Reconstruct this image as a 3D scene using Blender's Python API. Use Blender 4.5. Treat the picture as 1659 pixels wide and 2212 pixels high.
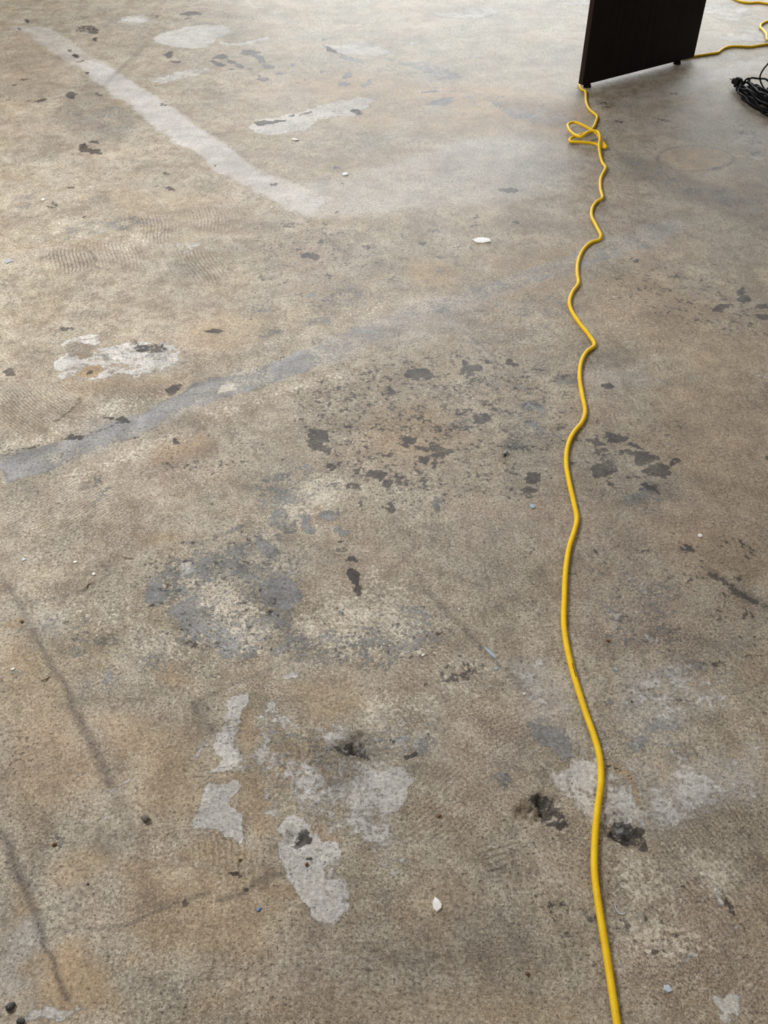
import bpy, bmesh, math, random
import numpy as np
from mathutils import Vector, Matrix

for o in list(bpy.data.objects):
    bpy.data.objects.remove(o, do_unlink=True)
S = bpy.context.scene
C = S.collection
random.seed(7)

# ------------------------------------------------------------------ camera
IW, IH, FPX = 1659.0, 2212.0, 1950.0
PITCH = math.radians(43.5)
CAM_H = 1.30
cam = bpy.data.cameras.new('camera')
cam.sensor_fit = 'VERTICAL'
cam.sensor_height = 24.0
cam.lens = FPX / IH * 24.0
cam.clip_start = 0.02
co = bpy.data.objects.new('camera', cam)
C.objects.link(co)
co.location = (0, 0, CAM_H)
co.rotation_euler = (math.pi / 2 - PITCH, 0, 0)
S.camera = co

# ------------------------------------------------------------------ world, exposure
w = bpy.data.worlds.new('daylight')
S.world = w
w.use_nodes = True
bg = w.node_tree.nodes['Background']
bg.inputs[0].default_value = (0.86, 0.93, 1.0, 1)
bg.inputs[1].default_value = 1.0
S.view_settings.view_transform = 'Standard'
S.view_settings.look = 'None'
S.view_settings.gamma = 1.0
S.view_settings.use_curve_mapping = False
S.view_settings.exposure = 0.06


def area(name, loc, rot, sx, sy, power, col):
    l = bpy.data.lights.new(name, 'AREA')
    l.shape = 'RECTANGLE'
    l.size, l.size_y, l.energy, l.color = sx, sy, power, col
    o = bpy.data.objects.new(name, l)
    C.objects.link(o)
    o.location, o.rotation_euler = loc, rot
    return o


WALL_Y = 7.9
# daylight through the shop-front windows of the far wall
area('window_daylight', (1.1, WALL_Y + 0.16, 1.40), (-math.pi / 2, 0, 0), 4.8, 2.0, 250, (0.93, 0.97, 1.0))
TROFFERS = [(-2.1, 2.2, 128, (1.0, .99, .985)), (2.7, 0.4, 15, (1.0, .88, .70)), (2.6, 5.6, 14, (1.0, .97, .93)), (-2.6, 5.8, 8, (1.0, .97, .93))]

# ------------------------------------------------------------------ helpers
SP, CP = math.sin(PITCH), math.cos(PITCH)


def at(px, py, z=0.0):
    """point of the horizontal plane at height z seen at photograph pixel (px, py)"""
    a, b = (px - IW / 2) / FPX, (py - IH / 2) / FPX
    dz = -(SP + b * CP)
    dy = CP - b * SP
    t = (z - CAM_H) / dz
    return Vector((a * t, dy * t, z))


def mpp(py):
    return CAM_H / (SP + (py - IH / 2) / FPX * CP) / FPX


def tag(o, label=None, cat=None, group=None, kind=None):
    if label: o['label'] = label
    if cat: o['category'] = cat
    if group: o['group'] = group
    if kind: o['kind'] = kind
    return o


def link_bm(name, bm, mat, parent=None, smooth=False):
    me = bpy.data.meshes.new(name)
    bm.normal_update()
    bm.to_mesh(me)
    bm.free()
    me.materials.append(mat)
    if smooth:
        me.polygons.foreach_set('use_smooth', [True] * len(me.polygons))
    o = bpy.data.objects.new(name, me)
    C.objects.link(o)
    if parent: o.parent = parent
    return o


def empty(name, loc, rz=0.0):
    o = bpy.data.objects.new(name, None)
    C.objects.link(o)
    o.location = loc
    o.rotation_euler = (0, 0, rz)
    o.empty_display_size = 0.1
    return o


def add_box(bm, x0, x1, y0, y1, z0, z1, bevel=0.0):
    r = bmesh.ops.create_cube(bm, size=1.0)
    bmesh.ops.scale(bm, vec=(x1 - x0, y1 - y0, z1 - z0), verts=r['verts'])
    bmesh.ops.translate(bm, vec=((x0 + x1) / 2, (y0 + y1) / 2, (z0 + z1) / 2), verts=r['verts'])
    if bevel:
        es = list({e for v in r['verts'] for e in v.link_edges})
        bmesh.ops.bevel(bm, geom=es, offset=bevel, segments=2, affect='EDGES', profile=0.6)


def spline(pts, step):
    """centripetal-like Catmull-Rom through pts, resampled about every step metres"""
    P = [Vector(p) for p in pts]
    P = [P[0] * 2 - P[1]] + P + [P[-1] * 2 - P[-2]]
    out = []
    for i in range(1, len(P) - 2):
        p0, p1, p2, p3 = P[i - 1:i + 3]
        n = max(2, int((p2 - p1).length / step) + 1)
        t01 = max((p1 - p0).length, 1e-5) ** .5
        t12 = max((p2 - p1).length, 1e-5) ** .5
        t23 = max((p3 - p2).length, 1e-5) ** .5
        m1 = (p2 - p1) + ((p1 - p0) / t01 - (p2 - p0) / (t01 + t12)) * t12
        m2 = (p2 - p1) + ((p3 - p2) / t23 - (p3 - p1) / (t12 + t23)) * t12
        for k in range(n):
            t = k / n
            out.append((2 * t**3 - 3 * t**2 + 1) * p1 + (t**3 - 2 * t**2 + t) * m1 + (-2 * t**3 + 3 * t**2) * p2 + (t**3 - t**2) * m2)
    out.append(P[-2])
    return out


def add_tube(bm, path, r, seg=12, closed=False, a0=None, a1=None, rfun=None):
    """tube around a path; with a0,a1 only that arc of it (0 = straight up)"""
    n = len(path)
    rings = []
    full = a0 is None
    for i in range(n):
        if closed:
            d = path[(i + 1) % n] - path[i - 1]
        else:
            d = path[min(i + 1, n - 1)] - path[max(i - 1, 0)]
        d.normalize()
        up = Vector((0, 0, 1))
        if abs(d.z) > 0.95: up = Vector((0, 1, 0))
        s = d.cross(up).normalized()
        u = s.cross(d).normalized()
        ring = []
        m = seg if full else seg + 1
        rr = r if rfun is None else r * rfun(i / (n - 1))
        for k in range(m):
            a = 2 * math.pi * k / seg if full else a0 + (a1 - a0) * k / seg
            ring.append(bm.verts.new(path[i] + (u * math.cos(a) + s * math.sin(a)) * rr))
        rings.append(ring)
    for i in range(n if closed else n - 1):
        A, B = rings[i], rings[(i + 1) % n]
        m = len(A)
        for k in range(m if full else m - 1):
            bm.faces.new((A[k], A[(k + 1) % m], B[(k + 1) % m], B[k]))
    if full and not closed:
        bm.faces.new(rings[0][::-1])
        bm.faces.new(rings[-1])


# ------------------------------------------------------------------ node helper
class NT:
    def __init__(self, name):
        self.mat = bpy.data.materials.new(name)
        self.mat.use_nodes = True
        self.t = self.mat.node_tree
        self.bsdf = self.t.nodes['Principled BSDF']

    def n(self, kind, **kw):
        nd = self.t.nodes.new(kind)
        for k, v in kw.items(): setattr(nd, k, v)
        return nd

    def put(self, sock, v):
        if hasattr(v, 'is_output') or isinstance(v, bpy.types.NodeSocket):
            self.t.links.new(v, sock)
        elif isinstance(v, (tuple, list)):
            sock.default_value = (*v, 1.0) if len(v) == 3 and len(sock.default_value) == 4 else v
        else:
            sock.default_value = v

    def math(self, op, a, b=0.0, c=None, clamp=False):
        nd = self.n('ShaderNodeMath', operation=op)
        nd.use_clamp = clamp
        self.put(nd.inputs[0], a)
        self.put(nd.inputs[1], b)
        if c is not None: self.put(nd.inputs[2], c)
        return nd.outputs[0]

    def noise(self, vec, scale, detail=4.0, rough=0.55, dist=0.0, lac=2.0):
        nd = self.n('ShaderNodeTexNoise')
        self.put(nd.inputs['Vector'], vec)
        nd.inputs['Scale'].default_value = scale
        nd.inputs['Detail'].default_value = detail
        nd.inputs['Roughness'].default_value = rough
        nd.inputs['Distortion'].default_value = dist
        nd.inputs['Lacunarity'].default_value = lac
        return nd.outputs['Fac']

    def remap(self, v, a, b, c=0.0, d=1.0, smooth=False):
        nd = self.n('ShaderNodeMapRange')
        nd.clamp = True
        if smooth: nd.interpolation_type = 'SMOOTHSTEP'
        self.put(nd.inputs[0], v)
        for i, x in enumerate((a, b, c, d)): self.put(nd.inputs[1 + i], x)
        return nd.outputs[0]

    def mix(self, f, a, b, blend='MIX'):
        nd = self.n('ShaderNodeMix', data_type='RGBA', blend_type=blend)
        nd.clamp_factor = True
        self.put(nd.inputs[0], f)
        self.put(nd.inputs[6], a)
        self.put(nd.inputs[7], b)
        return nd.outputs[2]

    def attr(self, name):
        nd = self.n('ShaderNodeAttribute', attribute_type='GEOMETRY', attribute_name=name)
        return nd.outputs['Fac']

    def coord(self, scale=None, off=None, rot=0.0):
        tc = self.n('ShaderNodeTexCoord').outputs['Object']
        if scale is None and off is None: return tc
        m = self.n('ShaderNodeMapping')
        self.put(m.inputs['Vector'], tc)
        if off: m.inputs['Location'].default_value = off
        m.inputs['Rotation'].default_value = (0, 0, rot)
        if scale: m.inputs['Scale'].default_value = scale
        return m.outputs[0]

    def bump(self, h, dist, strength=1.0):
        nd = self.n('ShaderNodeBump')
        nd.inputs['Strength'].default_value = strength
        nd.inputs['Distance'].default_value = dist
        self.put(nd.inputs['Height'], h)
        self.t.links.new(nd.outputs[0], self.bsdf.inputs['Normal'])


def simple_mat(name, col, rough=0.5, var=0.12, scale=60.0, spec=0.5, metal=0.0, bump=0.0):
    m = NT(name)
    v = m.noise(m.coord(), scale, 4.0, 0.6)
    lo = tuple(c * (1 - var) for c in col)
    hi = tuple(min(1, c * (1 + var)) for c in col)
    m.put(m.bsdf.inputs['Base Color'], m.mix(m.remap(v, 0.3, 0.7), lo, hi))
    m.bsdf.inputs['Roughness'].default_value = rough
    m.bsdf.inputs['Specular IOR Level'].default_value = spec
    m.bsdf.inputs['Metallic'].default_value = metal
    if bump: m.bump(v, bump)
    return m.mat


# ------------------------------------------------------------------ the floor: grid, maps of wear and some painted shade
def axis(spans):
    out = []
    for a, b, s0, s1 in spans:
        x = a
        while x < b - 1e-6:
            out.append(x)
            x += s0 + (s1 - s0) * (x - a) / (b - a)
    out.append(spans[-1][1])
    return np.array(out)


ROOM = (-5.5, 6.5, -2.0, WALL_Y)
xs = axis([(-5.5, -2.6, .35, .15), (-2.6, -.62, .008, .006), (-.62, .62, .0038, .0038), (.62, 2.6, .006, .008), (2.6, 6.5, .15, .35)])
ys = axis([(-2.0, .36, .2, .1), (.36, 5.7, .0036, .015), (5.7, WALL_Y, .1, .3)])
nx, ny = len(xs), len(ys)
GX, GY = np.meshgrid(xs, ys)
GX, GY = GX.ravel(), GY.ravel()
CH = {k: np.zeros(nx * ny, np.float32) for k in ('grey', 'white', 'dark', 'cream', 'rust', 'dust', 'stain_shade', 'ridge', 'ridge_coord')}
GZ = np.zeros(nx * ny)


def vnoise(X, Y, freq, seed):
    g = np.random.RandomState(seed).uniform(-1, 1, (256, 256))
    u, v = X * freq + 1000, Y * freq + 1000
    i, j = np.floor(u).astype(int), np.floor(v).astype(int)
    fu, fv = u - i, v - j
    fu = fu * fu * (3 - 2 * fu); fv = fv * fv * (3 - 2 * fv)
    i0, i1, j0, j1 = i % 256, (i + 1) % 256, j % 256, (j + 1) % 256
    return (g[i0, j0] * (1 - fu) + g[i1, j0] * fu) * (1 - fv) + (g[i0, j1] * (1 - fu) + g[i1, j1] * fu) * fv


# wear never follows a clean outline: its edges wander by a centimetre or two
WX = GX + .016 * vnoise(GX, GY, 9, 1) + .009 * vnoise(GX, GY, 28, 2) + .005 * vnoise(GX, GY, 75, 3)
WY = GY + .016 * vnoise(GX, GY, 9, 4) + .009 * vnoise(GX, GY, 28, 5) + .005 * vnoise(GX, GY, 75, 6)


def window(x0, x1, y0, y1):
    i0, i1 = np.searchsorted(xs, (x0, x1))
    j0, j1 = np.searchsorted(ys, (y0, y1))
    if i1 <= i0 or j1 <= j0: return None
    idx = (np.arange(j0, j1)[:, None] * nx + np.arange(i0, i1)[None, :]).ravel()
    return idx


def seg_dist(X, Y, a, b):
    ex, ey = b[0] - a[0], b[1] - a[1]
    t = np.clip(((X - a[0]) * ex + (Y - a[1]) * ey) / (ex * ex + ey * ey + 1e-12), 0, 1)
    return np.hypot(X - a[0] - t * ex, Y - a[1] - t * ey)


def poly_sd(pts, pad):
    P = [(p.x, p.y) for p in pts]
    ax = [p[0] for p in P]; ay = [p[1] for p in P]
    pad += .03
    idx = window(min(ax) - pad, max(ax) + pad, min(ay) - pad, max(ay) + pad)
    if idx is None: return None, None
    X, Y = WX[idx], WY[idx]
    d = np.full(len(idx), 1e9)
    ins = np.zeros(len(idx), bool)
    for a, b in zip(P, P[1:] + P[:1]):
        d = np.minimum(d, seg_dist(X, Y, a, b))
        c = (a[1] > Y) != (b[1] > Y)
        if c.any():
            xi = a[0] + (Y - a[1]) / ((b[1] - a[1]) or 1e-12) * (b[0] - a[0])
            ins ^= c & (X < xi)
    return idx, np.where(ins, -d, d)


def apply(ch, s, idx, m, op):
    A = CH[ch]
    if op == 'max': A[idx] = np.maximum(A[idx], s * m)
    elif op == 'add': A[idx] = np.clip(A[idx] + s * m, 0, 1)
    elif op == 'sub': A[idx] *= 1 - s * m


SOFT = {'white': 1.15, 'grey': 1.2, 'cream': 1.5, 'dust': 1.2}


def poly(ch, s, pts, soft=8, op='max'):
    cy = sum(p[1] for p in pts) / len(pts)
    sf = soft * mpp(cy) * SOFT.get(ch.split('+')[0], 1.0)
    idx, sd = poly_sd([at(*p) for p in pts], sf)
    if idx is None: return
    m = np.clip(.5 - sd / sf, 0, 1)
    m = m * m * (3 - 2 * m)
    if s > .8 and op == 'max': s *= {'white': 1.3, 'grey': 1.05}.get(ch, 1)
    for c in ch.split('+'): apply(c, s, idx, m, op)


brnd = random.Random(3)


def blob(ch, s, x, y, rx, ry, rot=0, soft=None, op='max', jit=.28):
    r = math.radians(rot)
    pts = []
    n = 14
    ph = [brnd.uniform(0, 6.28) for _ in range(4)]
    for k in range(n):
        a = 2 * math.pi * k / n
        q = 1 + jit * (.5 * math.sin(2 * a + ph[0]) + .45 * math.sin(3 * a + ph[1]) + .35 * math.sin(5 * a + ph[2]))
        u, v = rx * q * math.cos(a), ry * q * math.sin(a)
        pts.append((x + u * math.cos(r) - v * math.sin(r), y + u * math.sin(r) + v * math.cos(r)))
    poly(ch, s, pts, soft if soft else max(3.0, min(rx, ry) * .9), op)


def line(ch, s, pts, w, soft=None, op='max'):
    for (x0, y0), (x1, y1) in zip(pts, pts[1:]):
        k = mpp((y0 + y1) / 2)
        hw, sf = w * k / 2, (soft if soft else w * .6) * k
        a, b = at(x0, y0), at(x1, y1)
        pad = hw + sf
        idx = window(min(a.x, b.x) - pad, max(a.x, b.x) + pad, min(a.y, b.y) - pad, max(a.y, b.y) + pad)
        if idx is None: continue
        d = seg_dist(GX[idx] * .65 + WX[idx] * .35, GY[idx] * .65 + WY[idx] * .35, (a.x, a.y), (b.x, b.y))
        m = np.clip(.5 - (d - hw) / sf, 0, 1)
        for c in ch.split('+'): apply(c, s, idx, m, op)


def ridges(s, pts, ang=None, centre=None, lam=.0085, soft=24):
    """comb marks of a notched trowel: parallel (ang, seen in the photograph) or arcs about centre"""
    cx = sum(p[0] for p in pts) / len(pts); cy = sum(p[1] for p in pts) / len(pts)
    sf = soft * mpp(cy)
    idx, sd = poly_sd([at(*p) for p in pts], sf)
    if idx is None: return
    m = np.clip(.5 - sd / sf, 0, 1)
    X, Y = GX[idx], GY[idx]
    if centre:
        c = at(*centre)
        rc = np.hypot(X - c.x, Y - c.y) / lam
    else:
        a, b = at(cx, cy), at(cx + 5 * math.cos(math.radians(ang)), cy + 5 * math.sin(math.radians(ang)))
        d = Vector((b.x - a.x, b.y - a.y)).normalized()
        rc = (-(X - a.x) * d.y + (Y - a.y) * d.x + .004 * np.sin((X * d.x + Y * d.y) * 30)) / lam
    take = s * m > CH['ridge'][idx]
    ii = idx[take]
    CH['ridge_coord'][ii] = rc[take]
    CH['ridge'][ii] = (s * m)[take]


def pit(x, y, r, depth, seed):
    """a spalled hole: rough hollow with a raised broken rim"""
    c = at(x, y); R = r * mpp(y)
    idx = window(c.x - R * 1.6, c.x + R * 1.6, c.y - R * 1.6, c.y + R * 1.6)
    if idx is None: return
    X, Y = GX[idx] - c.x, GY[idx] - c.y
    g = random.Random(seed)
    ph = [g.uniform(0, 6.28) for _ in range(8)]
    a = np.arctan2(Y, X)
    q = 1 + .22 * np.sin(2 * a + ph[0]) + .18 * np.sin(3 * a + ph[1]) + .1 * np.sin(7 * a + ph[2])
    d = np.hypot(X, Y) / (R * q)
    h = np.clip(1 - d, 0, 1) ** .6
    f = 2.6 / R
    rough = np.sin(X * f * 2.1 + ph[3] + 1.3 * np.sin(Y * f * 3 + ph[4])) * np.sin(Y * f * 2.7 + ph[5] + 1.1 * np.sin(X * f * 2.4 + ph[6]))
    GZ[idx] -= depth * h * (1 + .75 * rough)


# ---- pale dusty strip from the old partition, upper left
poly('dust', .62, [(25,55),(110,62),(165,100),(240,145),(300,185),(370,235),(450,290),(530,345),(600,385),(650,402),(700,430),(690,470),(620,455),(540,405),(480,380),(420,325),(350,285),(270,225),(200,165),(140,130),(85,90)], 10)
poly('dust', .45, [(195,128),(240,145),(300,185),(370,235),(450,290),(530,345),(560,372),(500,380),(480,380),(420,325),(350,285),(270,225),(190,160)], 6, 'add')
poly('dust', .3, [(480,365),(560,370),(600,400),(700,440),(680,465),(600,440),(520,400)], 14, 'add')
poly('dust', .42, [(620,410),(740,385),(830,358),(960,312),(1010,300),(1100,290),(1230,310),(1275,350),(1230,410),(1080,440),(900,450),(760,470),(660,470)], 36)
line('dust', .35, [(955,316),(1008,302)], 8)
poly('dust', .22, [(590,20),(640,45),(660,55),(640,58),(600,45),(575,22)], 10)
poly('grey', .22, [(590,20),(640,40),(660,53),(640,58),(600,45),(575,22)], 10)
# ---- white plaster patches
poly('white', .85, [(322,84),(345,72),(400,58),(470,52),(498,60),(502,70),(470,85),(445,102),(415,107),(380,100),(345,95)], 22)
blob('white', .62, 295, 42, 36, 8, soft=10)
blob('dust', .5, 295, 42, 40, 9, soft=10)
poly('white', .78, [(475,90),(515,95),(560,84),(575,78),(590,84),(560,92),(515,100),(480,98)], 7)
poly('white', .86, [(688,100),(700,96),(733,98),(790,90),(800,94),(842,110),(832,118),(790,121),(762,116),(735,116),(700,108)], 12)
blob('white', 1, 892, 92, 9, 4)
poly('white', .8, [(533,275),(560,262),(640,242),(700,224),(780,208),(818,214),(800,232),(770,247),(700,262),(655,280),(600,290),(550,290)], 16)
poly('rust', .14, [(533,275),(700,222),(820,210),(900,180),(860,230),(700,262),(560,290)], 30)
poly('white', .6, [(325,170),(390,155),(450,146),(455,155),(400,168),(345,182)], 14)
blob('white', 1, 390, 161, 11, 3)
blob('white', .62, 1010, 28, 75, 12, soft=18)
blob('white', .5, 1255, 4, 100, 6, soft=12)
poly('white', .62, [(1470,5),(1560,0),(1640,20),(1600,50),(1540,40)], 30)
poly('white', .7, [(1540,85),(1600,62),(1659,70),(1659,90),(1600,92)], 14)
# ---- dark mastic flakes, upper part: x, y, rx, ry, strength, rotation
for b in [(412,30,22,6,.95,0),(403,42,6,3,.8,0),(344,34,7,3,.8,0),(56,46,8,4,.9,0),(45,61,6,3,.7,0),(185,62,26,7,.62,0),(204,67,12,6,.8,0),(212,84,7,4,.9,0),
          (150,108,7,3,.7,0),(165,120,10,4,.85,10),(183,132,6,4,.8,0),(172,135,5,2,.7,0),(187,160,8,4,.9,30),(128,129,4,3,.7,0),(155,206,14,7,.85,0),(90,218,16,5,.8,-8),
          (215,206,9,3,.7,0),(30,184,8,3,.7,0),(60,172,20,4,.5,-8),(363,117,11,8,.8,0),(377,134,14,4,.8,0),(352,228,12,4,.7,0),
          (478,123,22,5,.85,-6),(474,138,18,5,.85,12),(500,131,12,5,.85,20),(516,140,14,5,.8,30),(508,149,10,3,.6,0),(536,114,22,5,.85,8),(556,128,18,8,.9,35),(575,144,16,4,.85,10),
          (536,149,8,4,.6,0),(600,128,6,3,.8,0),(605,158,14,5,.6,0),(628,140,9,6,.65,0),(567,170,18,6,.75,10),(703,86,9,3,.9,0),(640,178,4,2,1,0),(658,171,5,2,.9,-25),
          (700,154,11,4,.85,-8),(752,163,8,9,.85,20),(745,182,13,5,.85,-10),(797,178,9,8,.85,-20),(785,186,9,3,.7,-25),
          (588,264,34,5,.85,-6),(655,247,12,4,.7,-15),(625,250,8,3,.7,-10),(772,240,15,7,.8,5),(640,300,12,4,.75,10),
          (178,318,11,9,.85,20),(190,326,20,5,.95,5),(204,332,12,6,.95,20),(203,305,11,5,.75,10),(368,408,10,5,.9,8),(355,374,6,3,.95,0),(336,400,5,2,.8,0),(160,403,9,2,.9,-4),
          (112,441,9,5,.85,10),(100,447,14,4,.5,10),(184,468,11,2,.8,-14),(592,400,9,6,.8,-10),(728,364,12,4,.8,10),(467,357,7,4,.6,10),(732,461,4,3,.8,0),(1094,411,20,5,.9,0),
          (1025,470,10,4,.85,-25),(1120,480,10,4,.8,12),(735,393,5,3,.6,0),(934,175,7,2,1,2),(985,75,5,3,.4,0),(705,102,14,5,.6,8),(720,110,20,5,.7,15),(748,124,22,5,.85,12),(770,130,16,5,.75,8),
          (845,127,9,3,.8,10),(870,137,10,4,.7,10),(925,198,35,2.5,.75,-10),(950,222,32,9,.8,-4),(965,216,14,6,.7,0),(1190,164,10,3,.6,-6),(1005,275,20,4,.3,0),
          (1120,195,20,6,.35,0),(860,600,20,7,.4,0),(922,530,9,4,.8,0),(950,560,10,4,.6,0),(640,640,12,5,.4,0),(1215,400,4,2,.8,0),(470,711,20,6,.75,-8),(540,690,6,3,.5,0),(148,706,14,7,.6,0),
          (8,808,16,9,.95,5),(37,829,6,4,.8,0),(230,695,5,3,.8,0),(545,731,5,3,.8,-20),(380,838,20,10,.85,-8),(385,948,11,6,1,0),(290,945,13,6,.75,-15),(170,944,22,5,.75,-12),
          (1000,540,14,7,.4,0),(672,558,22,8,.75,10),(760,575,10,7,.4,0),(690,520,14,6,.5,0),(620,490,18,4,.5,0),(660,580,20,8,.4,0),(650,640,12,6,.5,0),(700,595,14,6,.5,0),(800,530,16,6,.5,5),(740,500,12,4,.5,10),(570,600,16,6,.4,0),
          (930,500,25,9,.4,-5),(1005,490,30,6,.4,-5),(870,515,20,7,.35,0)]:
    blob('dark', b[4], b[0], b[1], b[2] * .95, b[3] * .92, b[5])
poly('dark', .33, [(565,485),(690,465),(770,500),(800,560),(740,600),(640,590),(560,540)], 50)
poly('dark', .55, [(862,138),(885,132),(910,130),(960,148),(1000,160),(1005,170),(960,175),(930,168),(895,150)], 12)
poly('dark', .35, [(1000,172),(1060,170),(1075,178),(1030,182)], 8)
poly('dark', .55, [(1030,215),(1050,216),(1100,232),(1150,240),(1175,252),(1150,270),(1110,258),(1060,232)], 14)
poly('dark', .35, [(900,185),(1010,185),(1110,210),(1190,245),(1200,262),(1140,275),(1060,240),(980,215)], 30)
poly('rust', .5, [(930,185),(1040,180),(1230,210),(1250,260),(1150,280),(1050,260),(960,240)], 60)
poly('stain_shade', .22, [(1060,215),(1160,210),(1250,230),(1240,270),(1140,275)], 40)  # shade beside the desk panel, painted into the floor colour
poly('rust', .42, [(740,150),(830,160),(960,190),(900,240),(830,290),(720,250),(680,200),(620,180)], 70)
poly('rust', .35, [(950,240),(1080,260),(1130,300),(1000,290),(900,290)], 50)
poly('rust', .22, [(220,420),(330,400),(480,430),(420,480),(300,500)], 60)
poly('rust', .22, [(0,80),(60,75),(150,120),(130,200),(0,180)], 60)
poly('stain_shade', .2, [(0,90),(80,100),(130,190),(110,220),(0,190)], 70)
line('dark', .8, [(4,213),(40,217),(65,219),(110,217),(140,207)], 4, 5)
poly('stain_shade', .25, [(130,190),(220,170),(250,215),(310,260),(270,300),(180,300),(130,260)], 60)
poly('grey', .35, [(150,240),(260,225),(320,270),(240,300),(170,290)], 50)
poly('stain_shade', .22, [(0,300),(120,290),(170,330),(40,350)], 40)
line('stain_shade', .28, [(310,100),(180,230),(60,240)], 12)
blob('rust', .55, 265, 222, 18, 9)
blob('rust', .5, 192, 427, 11, 5)
line('dust', .6, [(312,408),(340,430),(358,448)], 4)
poly('grey', .35, [(10,430),(60,400),(90,420),(60,470),(20,480)], 40)
poly('grey', .4, [(130,490),(250,470),(380,450),(390,470),(270,500),(150,520)], 26)
poly('cream', .3, [(100,360),(300,380),(420,470),(400,560),(200,560),(20,560),(0,480)], 120)
poly('white', .34, [(380,510),(450,510),(480,540),(420,560),(370,545)], 40)
# ---- the ring left by a floor fitting, far right
for k in range(30):
    a0, a1 = 2 * math.pi * k / 30, 2 * math.pi * (k + 1) / 30
    line('stain_shade', .62 if k % 4 else .42, [(1502 + 80 * math.cos(a0), 343 + 27 * math.sin(a0)), (1502 + 80 * math.cos(a1), 343 + 27 * math.sin(a1))], 5, 5)
blob('rust', .55, 1505, 345, 66, 21, soft=22)
blob('dark', .3, 1505, 348, 55, 16, soft=24)
blob('dark', .7, 1543, 365, 10, 3)
blob('dark', .7, 1444, 261, 16, 3, 10)
blob('dark', .7, 1456, 202, 9, 3, 10)
blob('dark', .4, 1460, 275, 16, 4)
poly('dark', .42, [(1280,225),(1315,222),(1320,235),(1290,238)], 10)
blob('dark', .5, 1325, 262, 14, 4)
poly('dust', .5, [(1330,220),(1450,180),(1550,152),(1659,120),(1659,158),(1560,172),(1500,195),(1420,222),(1350,240)], 14)
poly('dust', .3, [(1290,250),(1400,215),(1500,250),(1420,290),(1320,280)], 50)
poly('grey', .42, [(1330,330),(1420,350),(1500,385),(1580,410),(1659,430),(1659,470),(1540,440),(1420,400),(1340,360)], 40)
for b in [(1620,290,30,5),(1630,310,26,5),(1640,332,20,6),(1600,275,12,4)]:
    blob('dark', .5, *b); blob('white', .6, b[0] + 10, b[1] + 10, 24, 5)
blob('dust', .4, 1635, 300, 40, 26, soft=30)
poly('stain_shade', .3, [(1560,400),(1659,390),(1659,480),(1600,470)], 60)  # desk shadow at the right edge, painted into the floor colour

# ---- the grey cement line of the old wall, from left middle to upper right
TOP = [(0,972),(110,950),(170,940),(270,905),(300,888),(380,850),(430,828),(530,800),(600,775),(700,738),(760,712),(840,680),(940,648),(1050,610),(1130,580),(1250,540),(1340,508),(1400,480),(1450,470)]
BOT = [(1480,490),(1400,530),(1300,562),(1200,600),(1100,628),(1000,660),(900,700),(830,735),(740,775),(680,795),(600,830),(560,850),(480,872),(400,886),(330,922),(300,945),(220,975),(150,1003),(80,1032),(0,1052)]
poly('grey', .46, TOP + BOT, 14)
poly('grey', .85, [(0,985),(110,958),(200,936),(300,893),(350,880),(330,918),(300,940),(225,970),(150,1000),(80,1028),(0,1045)], 12)
poly('grey', .95, [(300,890),(380,853),(430,832),(530,803),(600,780),(700,742),(725,770),(680,790),(600,825),(550,848),(470,868),(400,880),(330,905)], 10)
poly('dust', .32, TOP[8:] + BOT[:11], 14)
poly('dust', .38, [(720,740),(840,690),(905,690),(880,715),(800,745),(730,775)], 20)
poly('dust', .3, [(60,1000),(150,960),(230,930),(260,950),(200,980),(120,1015),(40,1035)], 40)
poly('dust', .35, [(180,910),(240,900),(290,925),(230,985),(170,990)], 40)
poly('dust', .28, [(500,800),(560,790),(590,800),(560,830),(510,840)], 20)
poly('cream', .9, [(470,835),(500,825),(515,840),(505,855),(480,858)], 10); poly('grey', .9, [(475,838),(498,830),(505,852),(480,855)], 8, 'sub')
poly('grey', .55, [(520,820),(545,825),(555,840),(530,852),(515,845)], 8)
line('dark', .7, [(0,975),(60,968),(110,950),(150,948),(190,938),(235,925),(265,910)], 6, 8)
line('dark', .55, [(210,905),(262,908)], 7)
line('dark', .45, [(370,850),(440,830),(520,800),(600,775),(700,735),(770,705),(830,680)], 6, 8)
line('stain_shade', .3, [(0,985),(70,975),(120,960),(50,990)], 20)
for b in [(168,945,24,8,-10),(270,908,14,5,10),(240,905,16,5,5),(165,940,12,6,0)]: blob('dark', .75, *b[:4], b[4])
poly('cream', .5, [(0,960),(60,945),(140,905),(240,860),(330,835),(420,805),(420,825),(330,862),(270,895),(160,930),(60,960),(0,968)], 24)
poly('cream', .5, [(440,885),(560,855),(700,800),(760,790),(740,830),(640,860),(520,900),(450,910)], 34)
poly('cream', .45, [(120,1020),(240,985),(330,945),(420,905),(440,930),(340,980),(200,1040),(120,1060)], 34)
poly('cream', .42, [(560,760),(700,720),(830,670),(830,650),(700,690),(560,740)], 30)
poly('rust', .45, [(130,830),(280,820),(420,800),(420,830),(340,860),(200,850)], 40)
poly('stain_shade', .22, [(140,830),(300,825),(420,805),(340,855),(200,850)], 40)
poly('rust', .25, [(420,690),(560,680),(600,720),(500,760),(380,740)], 60)
poly('rust', .5, [(350,960),(420,940),(450,925),(460,960),(400,990),(330,1000)], 30)
poly('stain_shade', .28, [(350,985),(460,940),(480,960),(400,1010),(340,1010)], 34)
poly('dark', .35, [(330,985),(480,970),(560,990),(480,1020),(360,1030)], 40)
poly('grey', .55, [(195,1025),(228,1025),(232,1045),(205,1050)], 14)
poly('grey', .6, [(200,1070),(240,1050),(245,1065),(215,1095),(195,1105)], 16)
blob('stain_shade', .4, 182, 1048, 16, 8)
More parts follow.
